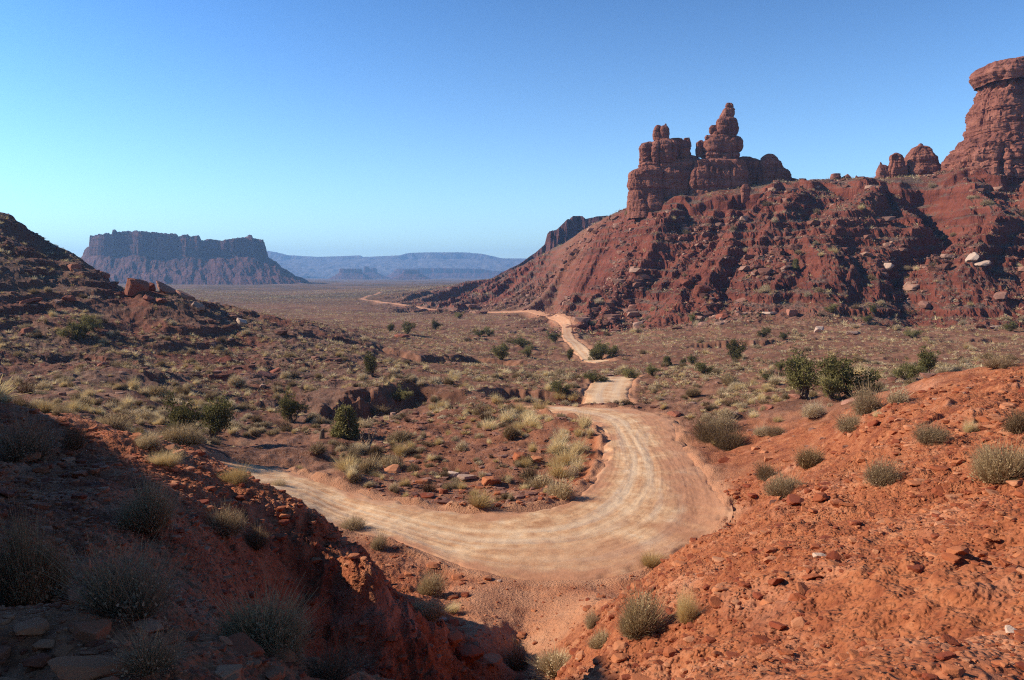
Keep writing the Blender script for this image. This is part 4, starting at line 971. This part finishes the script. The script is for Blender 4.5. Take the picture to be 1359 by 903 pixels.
# (kind, px, base py, height px, width px, label)
for a in [
 ('brush',38,800,115,110,'tall straw-tipped rabbitbrush at the left frame edge'), ('twig',150,812,110,150,'large tangled grey twig bush right of the tall rabbitbrush'),
 ('brush',200,700,62,70,'dense olive rabbitbrush in the middle of the shaded slope'), ('sage',296,712,48,56,'grey-green shrub with pale tips on the brow of the cut bank'),
 ('sage',342,725,30,40,'smaller grey shrub just below the pale-tipped one on the brow'), ('brush',352,862,80,120,'wide feathery brush at the lower middle of the shaded slope'),
 ('twig',442,903,48,90,'low dark sage bush at the bottom edge right of the feathery brush'), ('twig',195,890,60,90,'sparse dead twigs among the bottom left rocks'),
 ('twig',28,602,48,80,'dark round shrub on the crest at the left frame edge'), ('twig',100,596,40,40,'thin dead shrub on the crest beside the dark round one'),
 ('brush',196,594,24,30,'small tan bush on the lit edge of the shaded bank'), ('grass',220,618,22,44,'bright straw grass tuft on the bank edge'),
 ('brush',238,588,28,62,'wide tan brush on the bank skyline below the juniper pair'), ('grass',315,640,24,40,'straw grass on the bank skyline above the road'),
 ('sage',368,648,14,22,'small tan shrub on the bank crest against the road'), ('sage',468,706,26,34,'round brown shrub at the near road edge left of centre'),
 ('sage',503,728,24,26,'small brown shrub down the bank from the road-edge shrub'), ('brush',572,790,30,36,'pale rounded brush in the gully below the road'),
 ('brush',572,820,28,50,'yellowish brush at the foot of the pale gully brush'), ('grass',600,812,14,28,'flat straw tuft beside the yellowish gully brush'),
 ('sage',786,832,26,26,'small dark sage standing on the gully slope'), ('brush',852,838,54,66,'big olive-brown bush low on the orange mound'),
 ('grass',912,825,48,40,'tall orange-straw grass clump beside the big mound bush'), ('grass',866,752,24,36,'straw grass at the foot of the mound near the apron'),
 ('brush',738,895,36,60,'pale straw bush at the bottom of the gully'), ('twig',685,890,42,44,'dark twiggy bush in the gully shade'), ('brush',800,858,20,34,'low straw tuft up the gully from the pale bush'),
 ('sage',970,594,34,36,'rounded pale-topped shrub front of the bank pair'), ('sage',940,584,38,36,'darker shrub left of the rounded bank shrub'), ('sage',958,572,26,40,'brown brushy top behind the bank shrub pair'),
 ('sage',1016,636,26,30,'brown shrub on the bank below the red rock row'), ('sage',1042,656,38,44,'pale yellowish bush where the bank meets the mound'),
 ('brush',1073,622,34,34,'straw-grey bush uphill of the yellowish mound-foot bush'), ('sage',1172,642,36,44,'grey spiky shrub on the crest of the orange mound'),
 ('sage',1234,584,24,46,'flat grey shrub on the upper mound shelf'), ('grass',1286,574,20,26,'small straw tuft right of the flat grey shrub'),
 ('brush',1335,636,58,64,'large tan-green bush at the right frame edge'), ('sage',1350,572,34,40,'olive bush partly cut by the right frame edge'),
 ('sage',1152,548,38,44,'tall olive shrub at the foot of the second mound'), ('sage',1128,570,26,44,'low olive bush below the tall second-mound shrub'),
 ('sage',1082,552,24,38,'rounded olive bush left of the second-mound shrubs'), ('sage',1012,578,16,22,'small dark bush between the bank shrubs and the far mound'), ('sage',1028,578,18,20,'small shrub right of the dark bank bush'),
 ('twig',1328,488,20,34,'dark shrub on the skyline of the second mound'),
]: plant_px(*a)
for a in [
 ('grass',460,624,22,44,'bright straw clump left of the road behind the berm'), ('brush',488,628,20,32,'paler rounded brush right of the bright straw clump'),
 ('sage',422,602,18,36,'dark spreading shrub on the far road side at left'), ('brush',515,668-50,16,26,'grey bush above the road right of the pale brush'),
 ('grass',635,672,22,50,'wide dry brush on the inner road edge at the bottom of the bend'), ('brush',740,660,28,34,'golden bush where the bend road turns up'),
 ('grass',775,568,20,24,'straw clump at the top of the inner bend'), ('grass',768,602,26,30,'tall golden grass on the inner bend shoulder'), ('grass',740,632,24,32,'golden grass below the bend shoulder rocks'),
 ('grass',765,625,20,28,'low golden grass next to the inner road edge'), ('brush',718,648,22,28,'tan bush left of the golden bend bush'), ('sage',700,636,22,26,'olive shrub by the thin bend slab'),
 ('brush',676,582,18,24,'round straw bush high inside the bend'), ('sage',612,598,14,22,'pale mound shrub in the centre of the bend flat'),
 ('grass',672,560,18,26,'cream grass near the top of the bend flat'), ('grass',702,566,20,26,'cream grass right of the bend flat crest'), ('grass',745,588,22,28,'golden tussock above the bend shoulder rocks'), ('grass',718,545,14,30,'straw row by the upper road spur'),
 ('sage',497,612,14,22,'grey tuft on the flat above the straw clump'),
 ('grass',660,535,14,22,'cream grass at the left tip of the upper road spur'), ('grass',118,526,14,22,'bright cream grass tuft on the left flat'), ('grass',176,516,16,24,'tall cream grass tuft right of the first flat tuft'),
 ('grass',192,524,12,22,'low cream tuft third on the left flat'), ('grass',170,538,12,26,'cream tuft nearest the bank on the left flat'), ('brush',312,512,14,22,'pale bush left of the leafy green shrub'),
 ('grass',742,530,14,20,'straw clump before the road rise'), ('grass',762,532,12,20,'straw clump by the left of the road rise'),
 ('brush',968,512,16,26,'pale grey bush right of the valley road'), ('brush',920,526,12,20,'pale bush beside the right road bank top'),
]: plant_px(*a, lod='mid', ymin=33)

# ------------------------------------------------------------------ junipers
def tube(p0, p1, r0, r1, n=6):
    p0, p1 = np.array(p0), np.array(p1); d = p1 - p0; d = d / np.linalg.norm(d); a = np.cross(d, [0.3, .9, .2]); a /= np.linalg.norm(a); b = np.cross(d, a)
    t = np.linspace(0, 2 * pi, n, endpoint=False)[:, None]; o = np.cos(t) * a + np.sin(t) * b
    V = np.vstack([p0 + o * r0, p1 + o * r1]); i = np.arange(n); j = (i + 1) % n
    return V, np.stack([i, j, j + n, i + n], -1), np.zeros(len(V))
def branchy(seed, h, spread, n=9, r=.09, forks=3):
    g = np.random.default_rng(seed); parts = []; tips = []
    base = np.zeros(3)
    for k in range(n):
        p = base + g.normal(0, .05, 3) * [1, 1, 0]; az = g.uniform(0, 2*pi); dirv = np.array([cos(az) * spread * g.uniform(.3, 1), sin(az) * spread * g.uniform(.3, 1), h * g.uniform(.55, 1)])
        L = 4; rr = r * g.uniform(.5, 1)
        for s in range(L):
            q = p + dirv / L + g.normal(0, .06 * h, 3) * [1, 1, .4]; parts.append(tube(p, q, rr * (1 - s / L * .7), rr * (1 - (s + 1) / L * .7)))
            if s >= 1:
                for f_ in range(forks):
                    e = q + g.normal(0, .16 * h, 3) + [0, 0, .08 * h]; parts.append(tube(q, e, rr * .35, rr * .1, 4)); tips.append(e)
            p = q
        tips.append(p)
    return merge(parts), np.array(tips)
def crown_mesh(seed, tips, n, size, puff):
    g = np.random.default_rng(seed); c = tips[g.integers(0, len(tips), n)]
    p = c + g.normal(0, puff, (n, 3)) * [1, 1, .8]; p[:, 2] = np.maximum(p[:, 2], .08)
    u = g.normal(size=(n, 3)) + [0, 0, .7]; u /= np.linalg.norm(u, axis=1)[:, None]; q = np.cross(u, g.normal(size=(n, 3))); q /= np.linalg.norm(q, axis=1)[:, None]
    s = size * g.uniform(.5, 1.4, n)[:, None]
    V = np.stack([p - q * s * .3, p + q * s * .3, p + q * s * .15 + u * s, p - q * s * .15 + u * s], 1)
    b = (np.arange(n) * 4)[:, None] + np.arange(4)[None, :]
    return V.reshape(-1, 3), b, np.repeat(g.uniform(0, 1, n), 4)
JP = []
for i, (h, sp) in enumerate([(1.0, .35), (1.0, .75), (.9, .6), (1.0, .5), (.9, .85)]):
    tr, tips = branchy(400 + i, h * .85, sp, 8, .05, 3)
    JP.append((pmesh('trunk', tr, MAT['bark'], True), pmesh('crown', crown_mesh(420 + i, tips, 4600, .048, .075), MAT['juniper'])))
dense_tips = np.array([[.30 * sqrt_ * cos(a) * (1 - zz * .75) , .30 * sqrt_ * sin(a) * (1 - zz * .75), .12 + zz * .85] for a, zz, sqrt_ in zip(rng.uniform(0, 6.28, 150), rng.uniform(0, 1, 150), np.sqrt(rng.uniform(.2, 1, 150)))])
tr, _ = branchy(450, .8, .2, 4, .05, 1)
JP.append((pmesh('trunk', tr, MAT['bark'], True), pmesh('crown', crown_mesh(451, dense_tips, 8500, .05, .055), MAT['juniper'])))
def tree(px, py, hpx, wpx, label, pr=0, ymin=40, group=None, name='juniper', xyz=None):
    p = hit(px, py, ymin) if xyz is None else xyz
    if p is None: return
    h = hpx * p[1] / F if xyz is None else hpx; k = max(wpx / hpx, .9 if pr != 5 else 0) / (.8 if pr == 5 else 1.25)
    o = bpy.data.objects.new(name, None); C.objects.link(o); o.location = (p[0], p[1], p[2] - .03 * h)
    o.scale = (h * k, h * k, h); o.rotation_euler.z = (px * 13 % 628) / 100
    link('trunk', JP[pr][0], None, o); link('crown', JP[pr][1], None, o)
    tag(o, label, 'tree', group); TAKEN.append((p[0], p[1], h * k * .7)); LAND.append((px, py, None)); return o
tree(459,582,44,46,'dark dense conical juniper above the road at left', 5)
tree(244,578,50,66,'yellow-green juniper, left of the pair behind the shaded bank', 2, ymin=26)
tree(280,582,48,60,'yellow-green juniper, right of the pair behind the shaded bank', 3, ymin=26)
tree(385,560,40,38,'open crooked juniper on the flat left of the dense dark one', 2)
tree(1070,530,54,60,'large olive juniper, left end of the group beside the second mound', 3, ymin=40)
tree(1128,526,46,76,'broad olive juniper, centre of the group beside the second mound', 1, ymin=40)
tree(1104,530,36,40,'smaller juniper filling the middle of the group by the second mound', 2, ymin=40)
tree(1202,504,26,30,'small juniper right of the group, above the second mound', 4, ymin=50)
tree(1228,500,34,32,'yellowish juniper on the flat behind the second mound crest', 3, ymin=50)
tree(495,500,28,24,'lone green juniper on the rim of the shaded wash', 3, ymin=60)
tree(105,398+54,26,22,'small juniper high on the left hillside', 2, ymin=60)
tree(97,450,26,34,'grey-green bush-like juniper low on the left hillside', 4, ymin=60)
tree(125,440,20,26,'second bush-like juniper uphill right of the first hillside one', 1, ymin=60)
tree(530,532,18,28,'low leafy green shrub at the mouth of the wash', 4, ymin=60)
for i, (a, b, h, w_, pr, lb) in enumerate([
 (1163-380+7,480,22,26,0,'round juniper just right of the valley road'), (797,476,20,24,3,'paler juniper beside the round one right of the valley road'), (812,474,14,20,1,'low juniper third right of the valley road'),
 (735,454,14,18,2,'juniper on the left side of the valley road bend'), (755,478,14,14,3,'small juniper at the left foot of the valley road'),
 (665,478,20,26,1,'wide juniper on the flat left of the valley road'), (693,460,14,24,4,'flat juniper uphill of the wide one'), (700,474,16,20,2,'dark juniper between the flat one and the road'),
 (540,443,14,20,1,'dark round juniper far left on the flat'), (517,441,10,14,3,'small juniper left of the dark round one'), (578,438,14,16,2,'upright juniper right of the dark round one'),
 (636,446,10,16,4,'small juniper on the open flat'), (650,447,12,14,1,'twin small juniper on the open flat'), (609,423,9,14,2,'tiny juniper near the far road'),
 (745,524,16,26,1,'low dark juniper before the road rise'), (792,508,16,30,4,'broad low juniper left of the road rise'), (838,504,12,24,1,'low juniper right of the road rise'), (865,498,14,22,2,'juniper tuft behind the road rise'),
 (975,480,26,28,1,'taller pale juniper on the flat right of the road'), (1035,492,14,16,0,'small round juniper on the right flat'), (1018,505,12,18,2,'small juniper left of the big group'), (935,497,14,24,1,'low juniper on the flat above the bank'),
 (918,484,14,14,0,'upright dark juniper on the right flat'), (885,485,12,16,5,'little dark conical juniper on the right flat'), (905,487,10,12,3,'little juniper between the conical and upright ones'),
 (1012,448,12,18,1,'juniper near the talus foot, left'), (1040,452,12,14,2,'juniper near the talus foot, second'), (1150,430,10,16,3,'juniper near the talus foot, middle'), (1210,448,12,20,4,'juniper near the talus foot, right'), (1340,440,12,18,1,'juniper near the talus foot at the frame edge'),
 (920,430,12,12,3,'small juniper at the left base of the talus'), (1056,358,14,12,5,'dark juniper up on the talus slope'), (1102,415,10,16,1,'juniper at the base of the central spur'), (1160,418,12,14,3,'second juniper at the base of the central spur')]):
    tree(a, b, h, w_, lb, pr, ymin=75)
# stump and dead snag beside the dense juniper
p = hit(427, 582, 40)
v, f, t = merge([tube((0,0,-.1), (.05,.02,.5), .21, .14, 9), tube((.05,.02,.5), (.16,.0,.66), .13, .03, 9)])
o = link('tree_stump', pmesh('tree_stump', (v, f, t), MAT['bark'])); o.location = p; tag(o, 'short weathered stump left of the dense dark juniper', 'stump')
p = hit(487, 598, 40)
tr, _ = branchy(470, 1.0, .5, 5, .075, 2)
o = link('dead_tree', pmesh('dead_tree', tr, MAT['bark'], True)); o.location = p; o.scale = (1.5, 1.5, 1.5); tag(o, 'forked dead snag right of the dense dark juniper', 'dead tree')
LAND.append((427,582,None)); LAND.append((487,598,None))

# ------------------------------------------------------------------ scattered scrub, counted clumps first, the rest as ground cover
def sector(n, r0, r1, th0=-37.5, th1=37.5):
    r = np.sqrt(rng.uniform(r0 * r0, r1 * r1, n)); th = rng.uniform(R(th0), R(th1), n)
    return r * np.sin(th), r * np.cos(th)
def slope_of(x, y):
    e = .4; return np.hypot(ground(x + e, y) - ground(x - e, y), ground(x, y + e) - ground(x, y - e)) / (2 * e)
def field(T, x, y): return sample(T, x, y)
ar = lambda r0, r1: .5 * R(75) * (r1 * r1 - r0 * r0)
cx_, cy_, ch_, ck_ = [], [], [], []
for (r0, r1, dens) in ((26, 70, 1.9), (70, 150, 1.6), (150, 300, .9), (300, 520, .60), (520, 1200, .15)):
    n = int(ar(r0, r1) * dens); x, y = sector(n, r0, r1)
    patch = fbm2(x / 9, y / 9, 3, 501)
    keep = (rmask(x, y) < .04) & (patch * 1.25 + .5 * noise2(x / 2.5, y / 2.5, 505) + rng.uniform(-.45, .6, n) > 0.02)
    th = np.arctan2(x, y); rr_ = np.hypot(x, y); sl = slope_of(x, y)
    keep &= rng.uniform(0, 1, n) > sm(.5, .95, sl) * .9
    # bare orange ground right of the bend and on the banks
    bare = sm(R(8.5), R(11), th) * (1 - sm(50, 66, rr_)); keep &= rng.uniform(0, 1, n) > bare * .985
    keep &= ~((rr_ < 33) & (th < R(8)) & (th > R(-30)))
    keep &= rng.uniform(0, 1, n) > field(talus, x, y) * .2
    bx_, by_ = proj(x, y, ground(x, y)); keep &= ~((bx_ > 285) & (bx_ < 428) & (by_ > 580) & (by_ < 618) & (rr_ < 70) & (rng.uniform(0, 1, n) < .93))
    x, y, th, rr_ = x[keep], y[keep], th[keep], rr_[keep]
    h = np.clip(rng.lognormal(math.log(.29), .45, len(x)), .11, 1.1) * (1 + .7 * sm(100, 400, rr_) + 1.0 * sm(450, 900, rr_))
    h = h * (1 + .5 * field(talus, x, y)); u = rng.uniform(0, 1, len(x)); gp_ = fbm2(x / 14, y / 14, 3, 503)
    k = np.where(u < .20 + .22 * sm(.0, .6, gp_), 2, np.where(u < .60, 0, np.where(u < .80, 1, 3)))   # 0 sage 1 brush 2 grass 3 twig
    qx, qy = proj(x, y, ground(x, y)); shoulder_ = (qx > 690) & (qx < 802) & (qy > 540) & (qy < 672) & (rr_ < 66); sw = shoulder_ & (rng.uniform(0, 1, len(x)) < .8); k = np.where(sw, 2, k); h = np.where(sw, h * 1.35, h)
    cx_.append(x); cy_.append(y); ch_.append(h); ck_.append(k)
cx_, cy_, ch_, ck_ = map(np.concatenate, (cx_, cy_, ch_, ck_))
tk = np.array(TAKEN)
okm = np.ones(len(cx_), bool)
for (tx, ty, tr_) in tk: okm &= (cx_ - tx) ** 2 + (cy_ - ty) ** 2 > (tr_ + .15) ** 2
cx_, cy_, ch_, ck_ = cx_[okm], cy_[okm], ch_[okm], ck_[okm]
cz_ = ground(cx_, cy_)
vis = visible(cx_, cy_, cz_ + ch_ * .6)
pxs, pys = proj(cx_, cy_, cz_)
inf = (pxs > 0) & (pxs < 1359) & (pys > 0) & (pys < 903)
app = ch_ / cy_ * F * (vis & inf)
KN = ['sage', 'brush', 'grass', 'twig']
NAMES = {0: 'sagebrush', 1: 'rabbitbrush', 2: 'dry grass clump', 3: 'bare twiggy shrub'}
PLUR = {0: 'sagebrush clumps', 1: 'rabbitbrush clumps', 2: 'dry grass clumps', 3: 'bare twiggy shrubs'}
LOOK = {0: 'olive-grey', 1: 'tan', 2: 'straw-coloured', 3: 'dark brown'}
MARKS = [(244,560,'the yellow-green juniper pair'), (385,545,'the open crooked juniper'), (459,560,'the dense dark juniper'), (487,590,'the forked dead snag'), (460,620,'the bright straw clump by the berm'),
 (495,490,'the lone juniper on the wash rim'), (560,510,'the dark wash bank'), (620,635,'the flat pinkish slab in the bend'), (650,642,'the rounded bend rock'), (691,605,'the upright bend rock'), (740,650,'the golden bend bush'),
 (612,598,'the pale mound shrub'), (676,575,'the high round straw bush'), (702,537,'the tip of the upper road spur'), (768,595,'the tall golden bend grass'), (805,525,'the road rise'), (850,545,'the top of the bend'),
 (940,575,'the bank shrub pair'), (975,475,'the tall pale juniper'), (1070,515,'the big olive juniper'), (1150,530,'the tall second-mound shrub'), (1228,495,'the yellowish juniper'), (735,450,'the juniper at the valley road bend'), (780,470,'the round roadside juniper'),
 (222,384,'the leaning hillside slab'), (40,402,'the buried hillside slab'), (97,445,'the bush-like hillside juniper'), (176,512,'the cream tufts on the left flat'), (312,505,'the pale bush on the left flat'), (320,430,'the pale pyramid rock'),
 (534,445,'the broken red ledge rock'), (665,470,'the wide valley juniper'), (1088,437,'the whitish rounded boulder'), (360,600,'the far left end of the road'), (30,540,'the left bank crest'), (885,478,'the little conical juniper')]
ORD = ['closest', 'second closest', 'third closest', 'fourth closest', 'fifth closest', 'sixth closest', 'seventh closest', 'eighth closest', 'ninth closest', 'tenth closest', 'eleventh closest', 'twelfth closest', 'thirteenth closest', 'fourteenth closest', 'fifteenth closest', 'sixteenth closest', 'seventeenth closest', 'eighteenth closest']
indiv = np.zeros(len(cx_), bool); chosen = []
for k in range(4):
    idx = np.where(ck_ == k)[0]; idx = idx[np.argsort(-app[idx])][:[300, 200, 250, 150][k]]; idx = idx[app[idx] > 3.0]; indiv[idx] = True; chosen += list(idx)
cells = {}
for i in chosen:
    d = [(abs(pxs[i] - a) + 1.6 * abs(pys[i] - b), j) for j, (a, b, _) in enumerate(MARKS)]; dd, j = min(d); a, b, nm = MARKS[j]
    dx, dy = pxs[i] - a, (pys[i] - b) * 1.8
    side_ = ('right of' if dx > 0 else 'left of') if abs(dx) > abs(dy) else ('below' if dy > 0 else 'above')
    cells.setdefault((ck_[i], j, side_), []).append((dd, i))
for (k, j, side_), L in cells.items():
    L.sort()
    for q, (dd, i) in enumerate(L):
        nm = MARKS[j][2]
        lab = f"{ORD[q]} {LOOK[k]} {NAMES[k]} {side_} {nm}" if q < 18 else f"outlying {LOOK[k]} {NAMES[k]} {side_} {nm}"
        put_plant(KN[k], float(cx_[i]), float(cy_[i]), float(ch_[i]), random.uniform(.8, 1.35), 'mid', lab, f"{LOOK[k]} {PLUR[k]} scattered over the desert floor", z=float(cz_[i]))

# the remaining clumps: merged low detail copies
def merged(protos, X, Y, Zv, H, Wd, rots, seed, tri=False):
    g = np.random.default_rng(seed); Vs, Fs, T, Rn_, off = [], [], [], [], 0
    pi_ = g.integers(0, len(protos), len(X))
    for q, (v, f, t) in enumerate(protos):
        m = np.where(pi_ == q)[0]
        if len(m) == 0: continue
        c, s = np.cos(rots[m]), np.sin(rots[m]); sx = (H * Wd)[m][:, None]
        x = (v[None, :, 0] * c[:, None] - v[None, :, 1] * s[:, None]) * sx + X[m][:, None]; y = (v[None, :, 0] * s[:, None] + v[None, :, 1] * c[:, None]) * sx + Y[m][:, None]
        z = v[None, :, 2] * H[m][:, None] + Zv[m][:, None]
        Vs.append(np.stack([x, y, z], -1).reshape(-1, 3)); Fs.append((f[None] + (np.arange(len(m)) * len(v))[:, None, None] + off).reshape(-1, f.shape[1])); off += len(v) * len(m)
        T.append(np.tile(t, len(m))); Rn_.append(np.repeat(g.uniform(0, 1, len(m)), len(v)))
    return np.concatenate(Vs), np.concatenate(Fs), np.concatenate(T), np.concatenate(Rn_)
STUFFN = {0: 'sagebrush_cover', 1: 'rabbitbrush_cover', 2: 'grass_cover', 3: 'twig_cover'}
def lowproto(kd, seed, n1, n2):
    if kd == 'grass': return blades(n1 + n2, seed, 1.0, 1, .95, .09, 2, .6, .3, .25, .3)
    if kd == 'twig': return merge([blades(n1, seed, .95, 1, 1.15, .06, 2, .4, .4, .2), leaves(n2, seed + 1, .7, .75, .16, .05, .5)])
    if kd == 'brush': return merge([blades(n1, seed, 1.0, 1, 1.0, .07, 2, .3, .5, .25), leaves(n2, seed + 1, .66, .8, .18, .05, .6)])
    return merge([blades(n1 // 2, seed, .8, 1, 1.2, .06, 2, .3, .5, .2), leaves(n2 + n1 // 2, seed + 1, .74, .8, .20, .03, .5)])
for k in range(4):
    Vs, Fs, Ts, Rs, off = [], [], [], [], 0
    for (r0, r1, n1, n2) in ((0, 75, 44, 90), (75, 160, 18, 44), (160, 320, 6, 20), (320, 2000, 2, 10)):
        rr_ = np.hypot(cx_, cy_); m = np.where((ck_ == k) & ~indiv & (rr_ >= r0) & (rr_ < r1) & (vis | (rr_ < 200)))[0]
        if len(m) == 0: continue
        pr = [lowproto(KN[k], 600 + k * 10 + i, n1, n2) for i in range(4)]
        v, f, t, rn_ = merged(pr, cx_[m], cy_[m], cz_[m] - .05 * ch_[m], ch_[m], rng.uniform(.9, 1.6, len(m)), rng.uniform(0, 6.28, len(m)), 700 + k)
        Vs.append(v); Fs.append(f + off); Ts.append(t); Rs.append(rn_); off += len(v)
    me = mesh_np(STUFFN[k], np.concatenate(Vs), np.concatenate(Fs), {'tip': np.concatenate(Ts), 'rnd': np.concatenate(Rs)}, False)
    o = link(STUFFN[k], me, MAT[['sage', 'brush', 'straw', 'twig'][k]])
    tag(o, ['low grey-green sagebrush covering the desert floor', 'tan rabbitbrush covering the desert floor', 'dry straw grass tufts covering the desert floor', 'dark twiggy scrub covering the desert floor'][k], 'scrub', None, 'stuff')

# ------------------------------------------------------------------ stones: rubble on the banks, scree on the talus, loose rocks on the flat
def stones(n, r0, r1, th0, th1, smin, smax, pw=2.5):
    x, y = sector(n, r0, r1, th0, th1); s = smin * (1 - rng.uniform(0, 1, len(x))) ** (-1 / pw); s = np.minimum(s, smax); return x, y, s
sx_, sy_, ss_ = [], [], []
def add(x, y, s, keep): sx_.append(x[keep]); sy_.append(y[keep]); ss_.append(s[keep])
# banks close to the camera: number scaled so every ring holds its share of crumbs
for (r0, r1, n, a, b) in ((2.5, 6, 9000, .007, .045), (6, 12, 15000, .012, .08), (12, 20, 16000, .018, .13), (20, 40, 12000, .035, .20)):
    x, y, s = stones(n, r0, r1, -38, 38, a, b, 2.2); th = np.arctan2(x, y)
    den = sm(-.6, .5, fbm2(x / 1.6, y / 1.6, 3, 801) + .25); rm_ = rmask(x, y); q_ = np.hypot(x, y); apron = (q_ > 18.5) & (q_ < 33) & (th > R(-3.5)) & (th < R(10.5)); keep = (~apron | (rng.uniform(0, 1, len(x)) < .22)) & ((rm_ < .45) | ((rm_ > .9) & (rng.uniform(0, 1, len(x)) < .10) & (s < .07))) & (rng.uniform(0, 1, len(x)) < den)
    keep &= ~((np.hypot(x, y) > 24) & (th < R(-4)) & (rng.uniform(0, 1, len(x)) < .5)); add(x, y, s, keep)
nnear = sum(len(a) for a in sx_)
x, y, s = stones(9000, 33, 150, -38, 38, .05, .55, 2.0); add(x, y, s, rmask(x, y) < .05)
x, y, s = stones(1600, 33, 70, -12, 8, .06, .3, 2.0); add(x, y, s, rmask(x, y) < .05)
x, y, s = stones(100000, 245, 520, -6, 38, .20, 2.8, 1.9)
keep = (rng.uniform(0, 1, len(x)) < field(talus, x, y) * sm(-.15, .5, fbm2(x / 34, y / 60, 4, 803) + .35 * noise2(x / 6, y / 6, 809)) * (1.3 - .75 * sm(0, 38, ground(x, y)))); add(x, y, s, keep)
x, y, s = stones(6000, 90, 240, -38, -12, .12, 1.1, 2.1); add(x, y, s, rng.uniform(0, 1, len(x)) < sm(-.4, .4, fbm2(x / 12, y / 12, 3, 805)))
sx_, sy_, ss_ = map(np.concatenate, (sx_, sy_, ss_)); sz_ = ground(sx_, sy_)
spx, spy = proj(sx_, sy_, sz_); rr_ = np.hypot(sx_, sy_)
vis_s = visible(sx_, sy_, sz_ + ss_ * .5) & (spx > 0) & (spx < 1359) & (spy > 0) & (spy < 900)
apps = ss_ / sy_ * vis_s
top = np.argsort(-apps)[:225]; ind_s = np.zeros(len(sx_), bool); ind_s[top] = True
MARKS2 = MARKS + [(1056,668,'the mound brow ledge block'), (1112,672,'the dark fractured brow rock'), (852,830,'the big olive-brown mound bush'), (1172,630,'the spiky mound shrub'), (1335,620,'the large right-edge bush'), (1234,578,'the flat grey shelf shrub'),
 (1150,870,'the sharp low mound stone'), (1342,838,'the grey-pink slate slab'), (1086,738,'the white-flecked mound rock'), (112,893,'the large bottom-left slab'), (200,690,'the dense olive slope brush'), (38,780,'the tall edge rabbitbrush'), (325,862,'the flat pointed slab'),
 (296,700,'the pale-tipped brow shrub'), (618,872,'the gully mouth rock'), (1050,415,'the orange talus boulder'), (932,385,'the split talus boulder'), (1290,345,'the tipped spur boulder'), (1178,356,'the gully talus boulder'), (1056,352,'the talus juniper'), (850,264,'the left end of the butte'), (1185,280,'the upper talus spur')]
cells = {}
for i in top:
    d = [(abs(spx[i] - a) + 1.3 * abs(spy[i] - b), j) for j, (a, b, _) in enumerate(MARKS2)]; dd, j = min(d); a, b, nm = MARKS2[j]
    dx, dy = spx[i] - a, (spy[i] - b) * 1.3; side_ = ('right of' if dx > 0 else 'left of') if abs(dx) > abs(dy) else ('below' if dy > 0 else 'above')
    cells.setdefault((j, side_), []).append((dd, i))
for (j, side_), L in cells.items():
    L.sort()
    for q, (dd, i) in enumerate(L):
        me = random.choice(ROCKN if rr_[i] < 45 else (ROCKT if rr_[i] > 150 else ROCKS)); o = link('loose_rock', me); s = float(ss_[i]); o.scale = (s, s, s * random.uniform(.5, .9))
        o.location = (float(sx_[i]), float(sy_[i]), float(sz_[i]) + s * .12); o.rotation_euler = (random.uniform(-.4, .4), random.uniform(-.4, .4), random.uniform(0, 6.28))
        tag(o, (f"{ORD[q]} loose angular red rock {side_} {MARKS2[j][2]}" if q < 18 else f"outlying loose angular red rock {side_} {MARKS2[j][2]}"), 'rock', 'loose rocks fallen over banks and slopes')
def stone_stuff(name, label, sel, mat, sub, flat=.7):
    pr = []
    for i in range(6):
        v, f = rock_shape(sub, 900 + i, 8 + i % 3, flat, 0); pr.append((v, f, np.zeros(len(v))))
    m = np.where(sel & ~ind_s)[0]
    v, f, t, rn_ = merged(pr, sx_[m], sy_[m], sz_[m] + ss_[m] * .1, ss_[m], rng.uniform(.8, 1.3, len(m)), rng.uniform(0, 6.28, len(m)), 950)
    me = mesh_np(name, v, f, {'tip': t, 'rnd': rn_}, False); tag(link(name, me, mat), label, 'rubble', None, 'stuff')
ix = np.arange(len(sx_))
stone_stuff('rubble', 'crumbly orange-red rubble strewn over the near banks', ix < nnear, MAT['rubble'], 2)
stone_stuff('gravel', 'scattered red stones on the desert flat and talus slopes', ix >= nnear, MAT['scree'], 1)

# ------------------------------------------------------------------ haze
hz = bmesh.new(); bmesh.ops.create_cube(hz, size=1); me = bpy.data.meshes.new('haze'); hz.to_mesh(me); hz.free()
hm = bpy.data.materials.new('haze'); hm.use_nodes = True; hm.node_tree.nodes.clear()
pv = hm.node_tree.nodes.new('ShaderNodeVolumePrincipled'); pv.inputs['Color'].default_value = (.32, .59, 1.0, 1); pv.inputs['Density'].default_value = 1.1e-4; pv.inputs['Anisotropy'].default_value = .2
ho = hm.node_tree.nodes.new('ShaderNodeOutputMaterial'); hm.node_tree.links.new(pv.outputs[0], ho.inputs['Volume'])
me.materials.append(hm); hz = link('haze', me)
zmin = -90.0; zmax = 330.0
hz.scale = (21000, 14500, zmax - zmin); hz.location = (0, 3400, (zmax + zmin) / 2)
tag(hz, 'thin blue desert air haze', 'haze', None, 'stuff')
print('tris stuff', sum(len(m.polygons) for m in bpy.data.meshes), 'objs', len(bpy.data.objects))
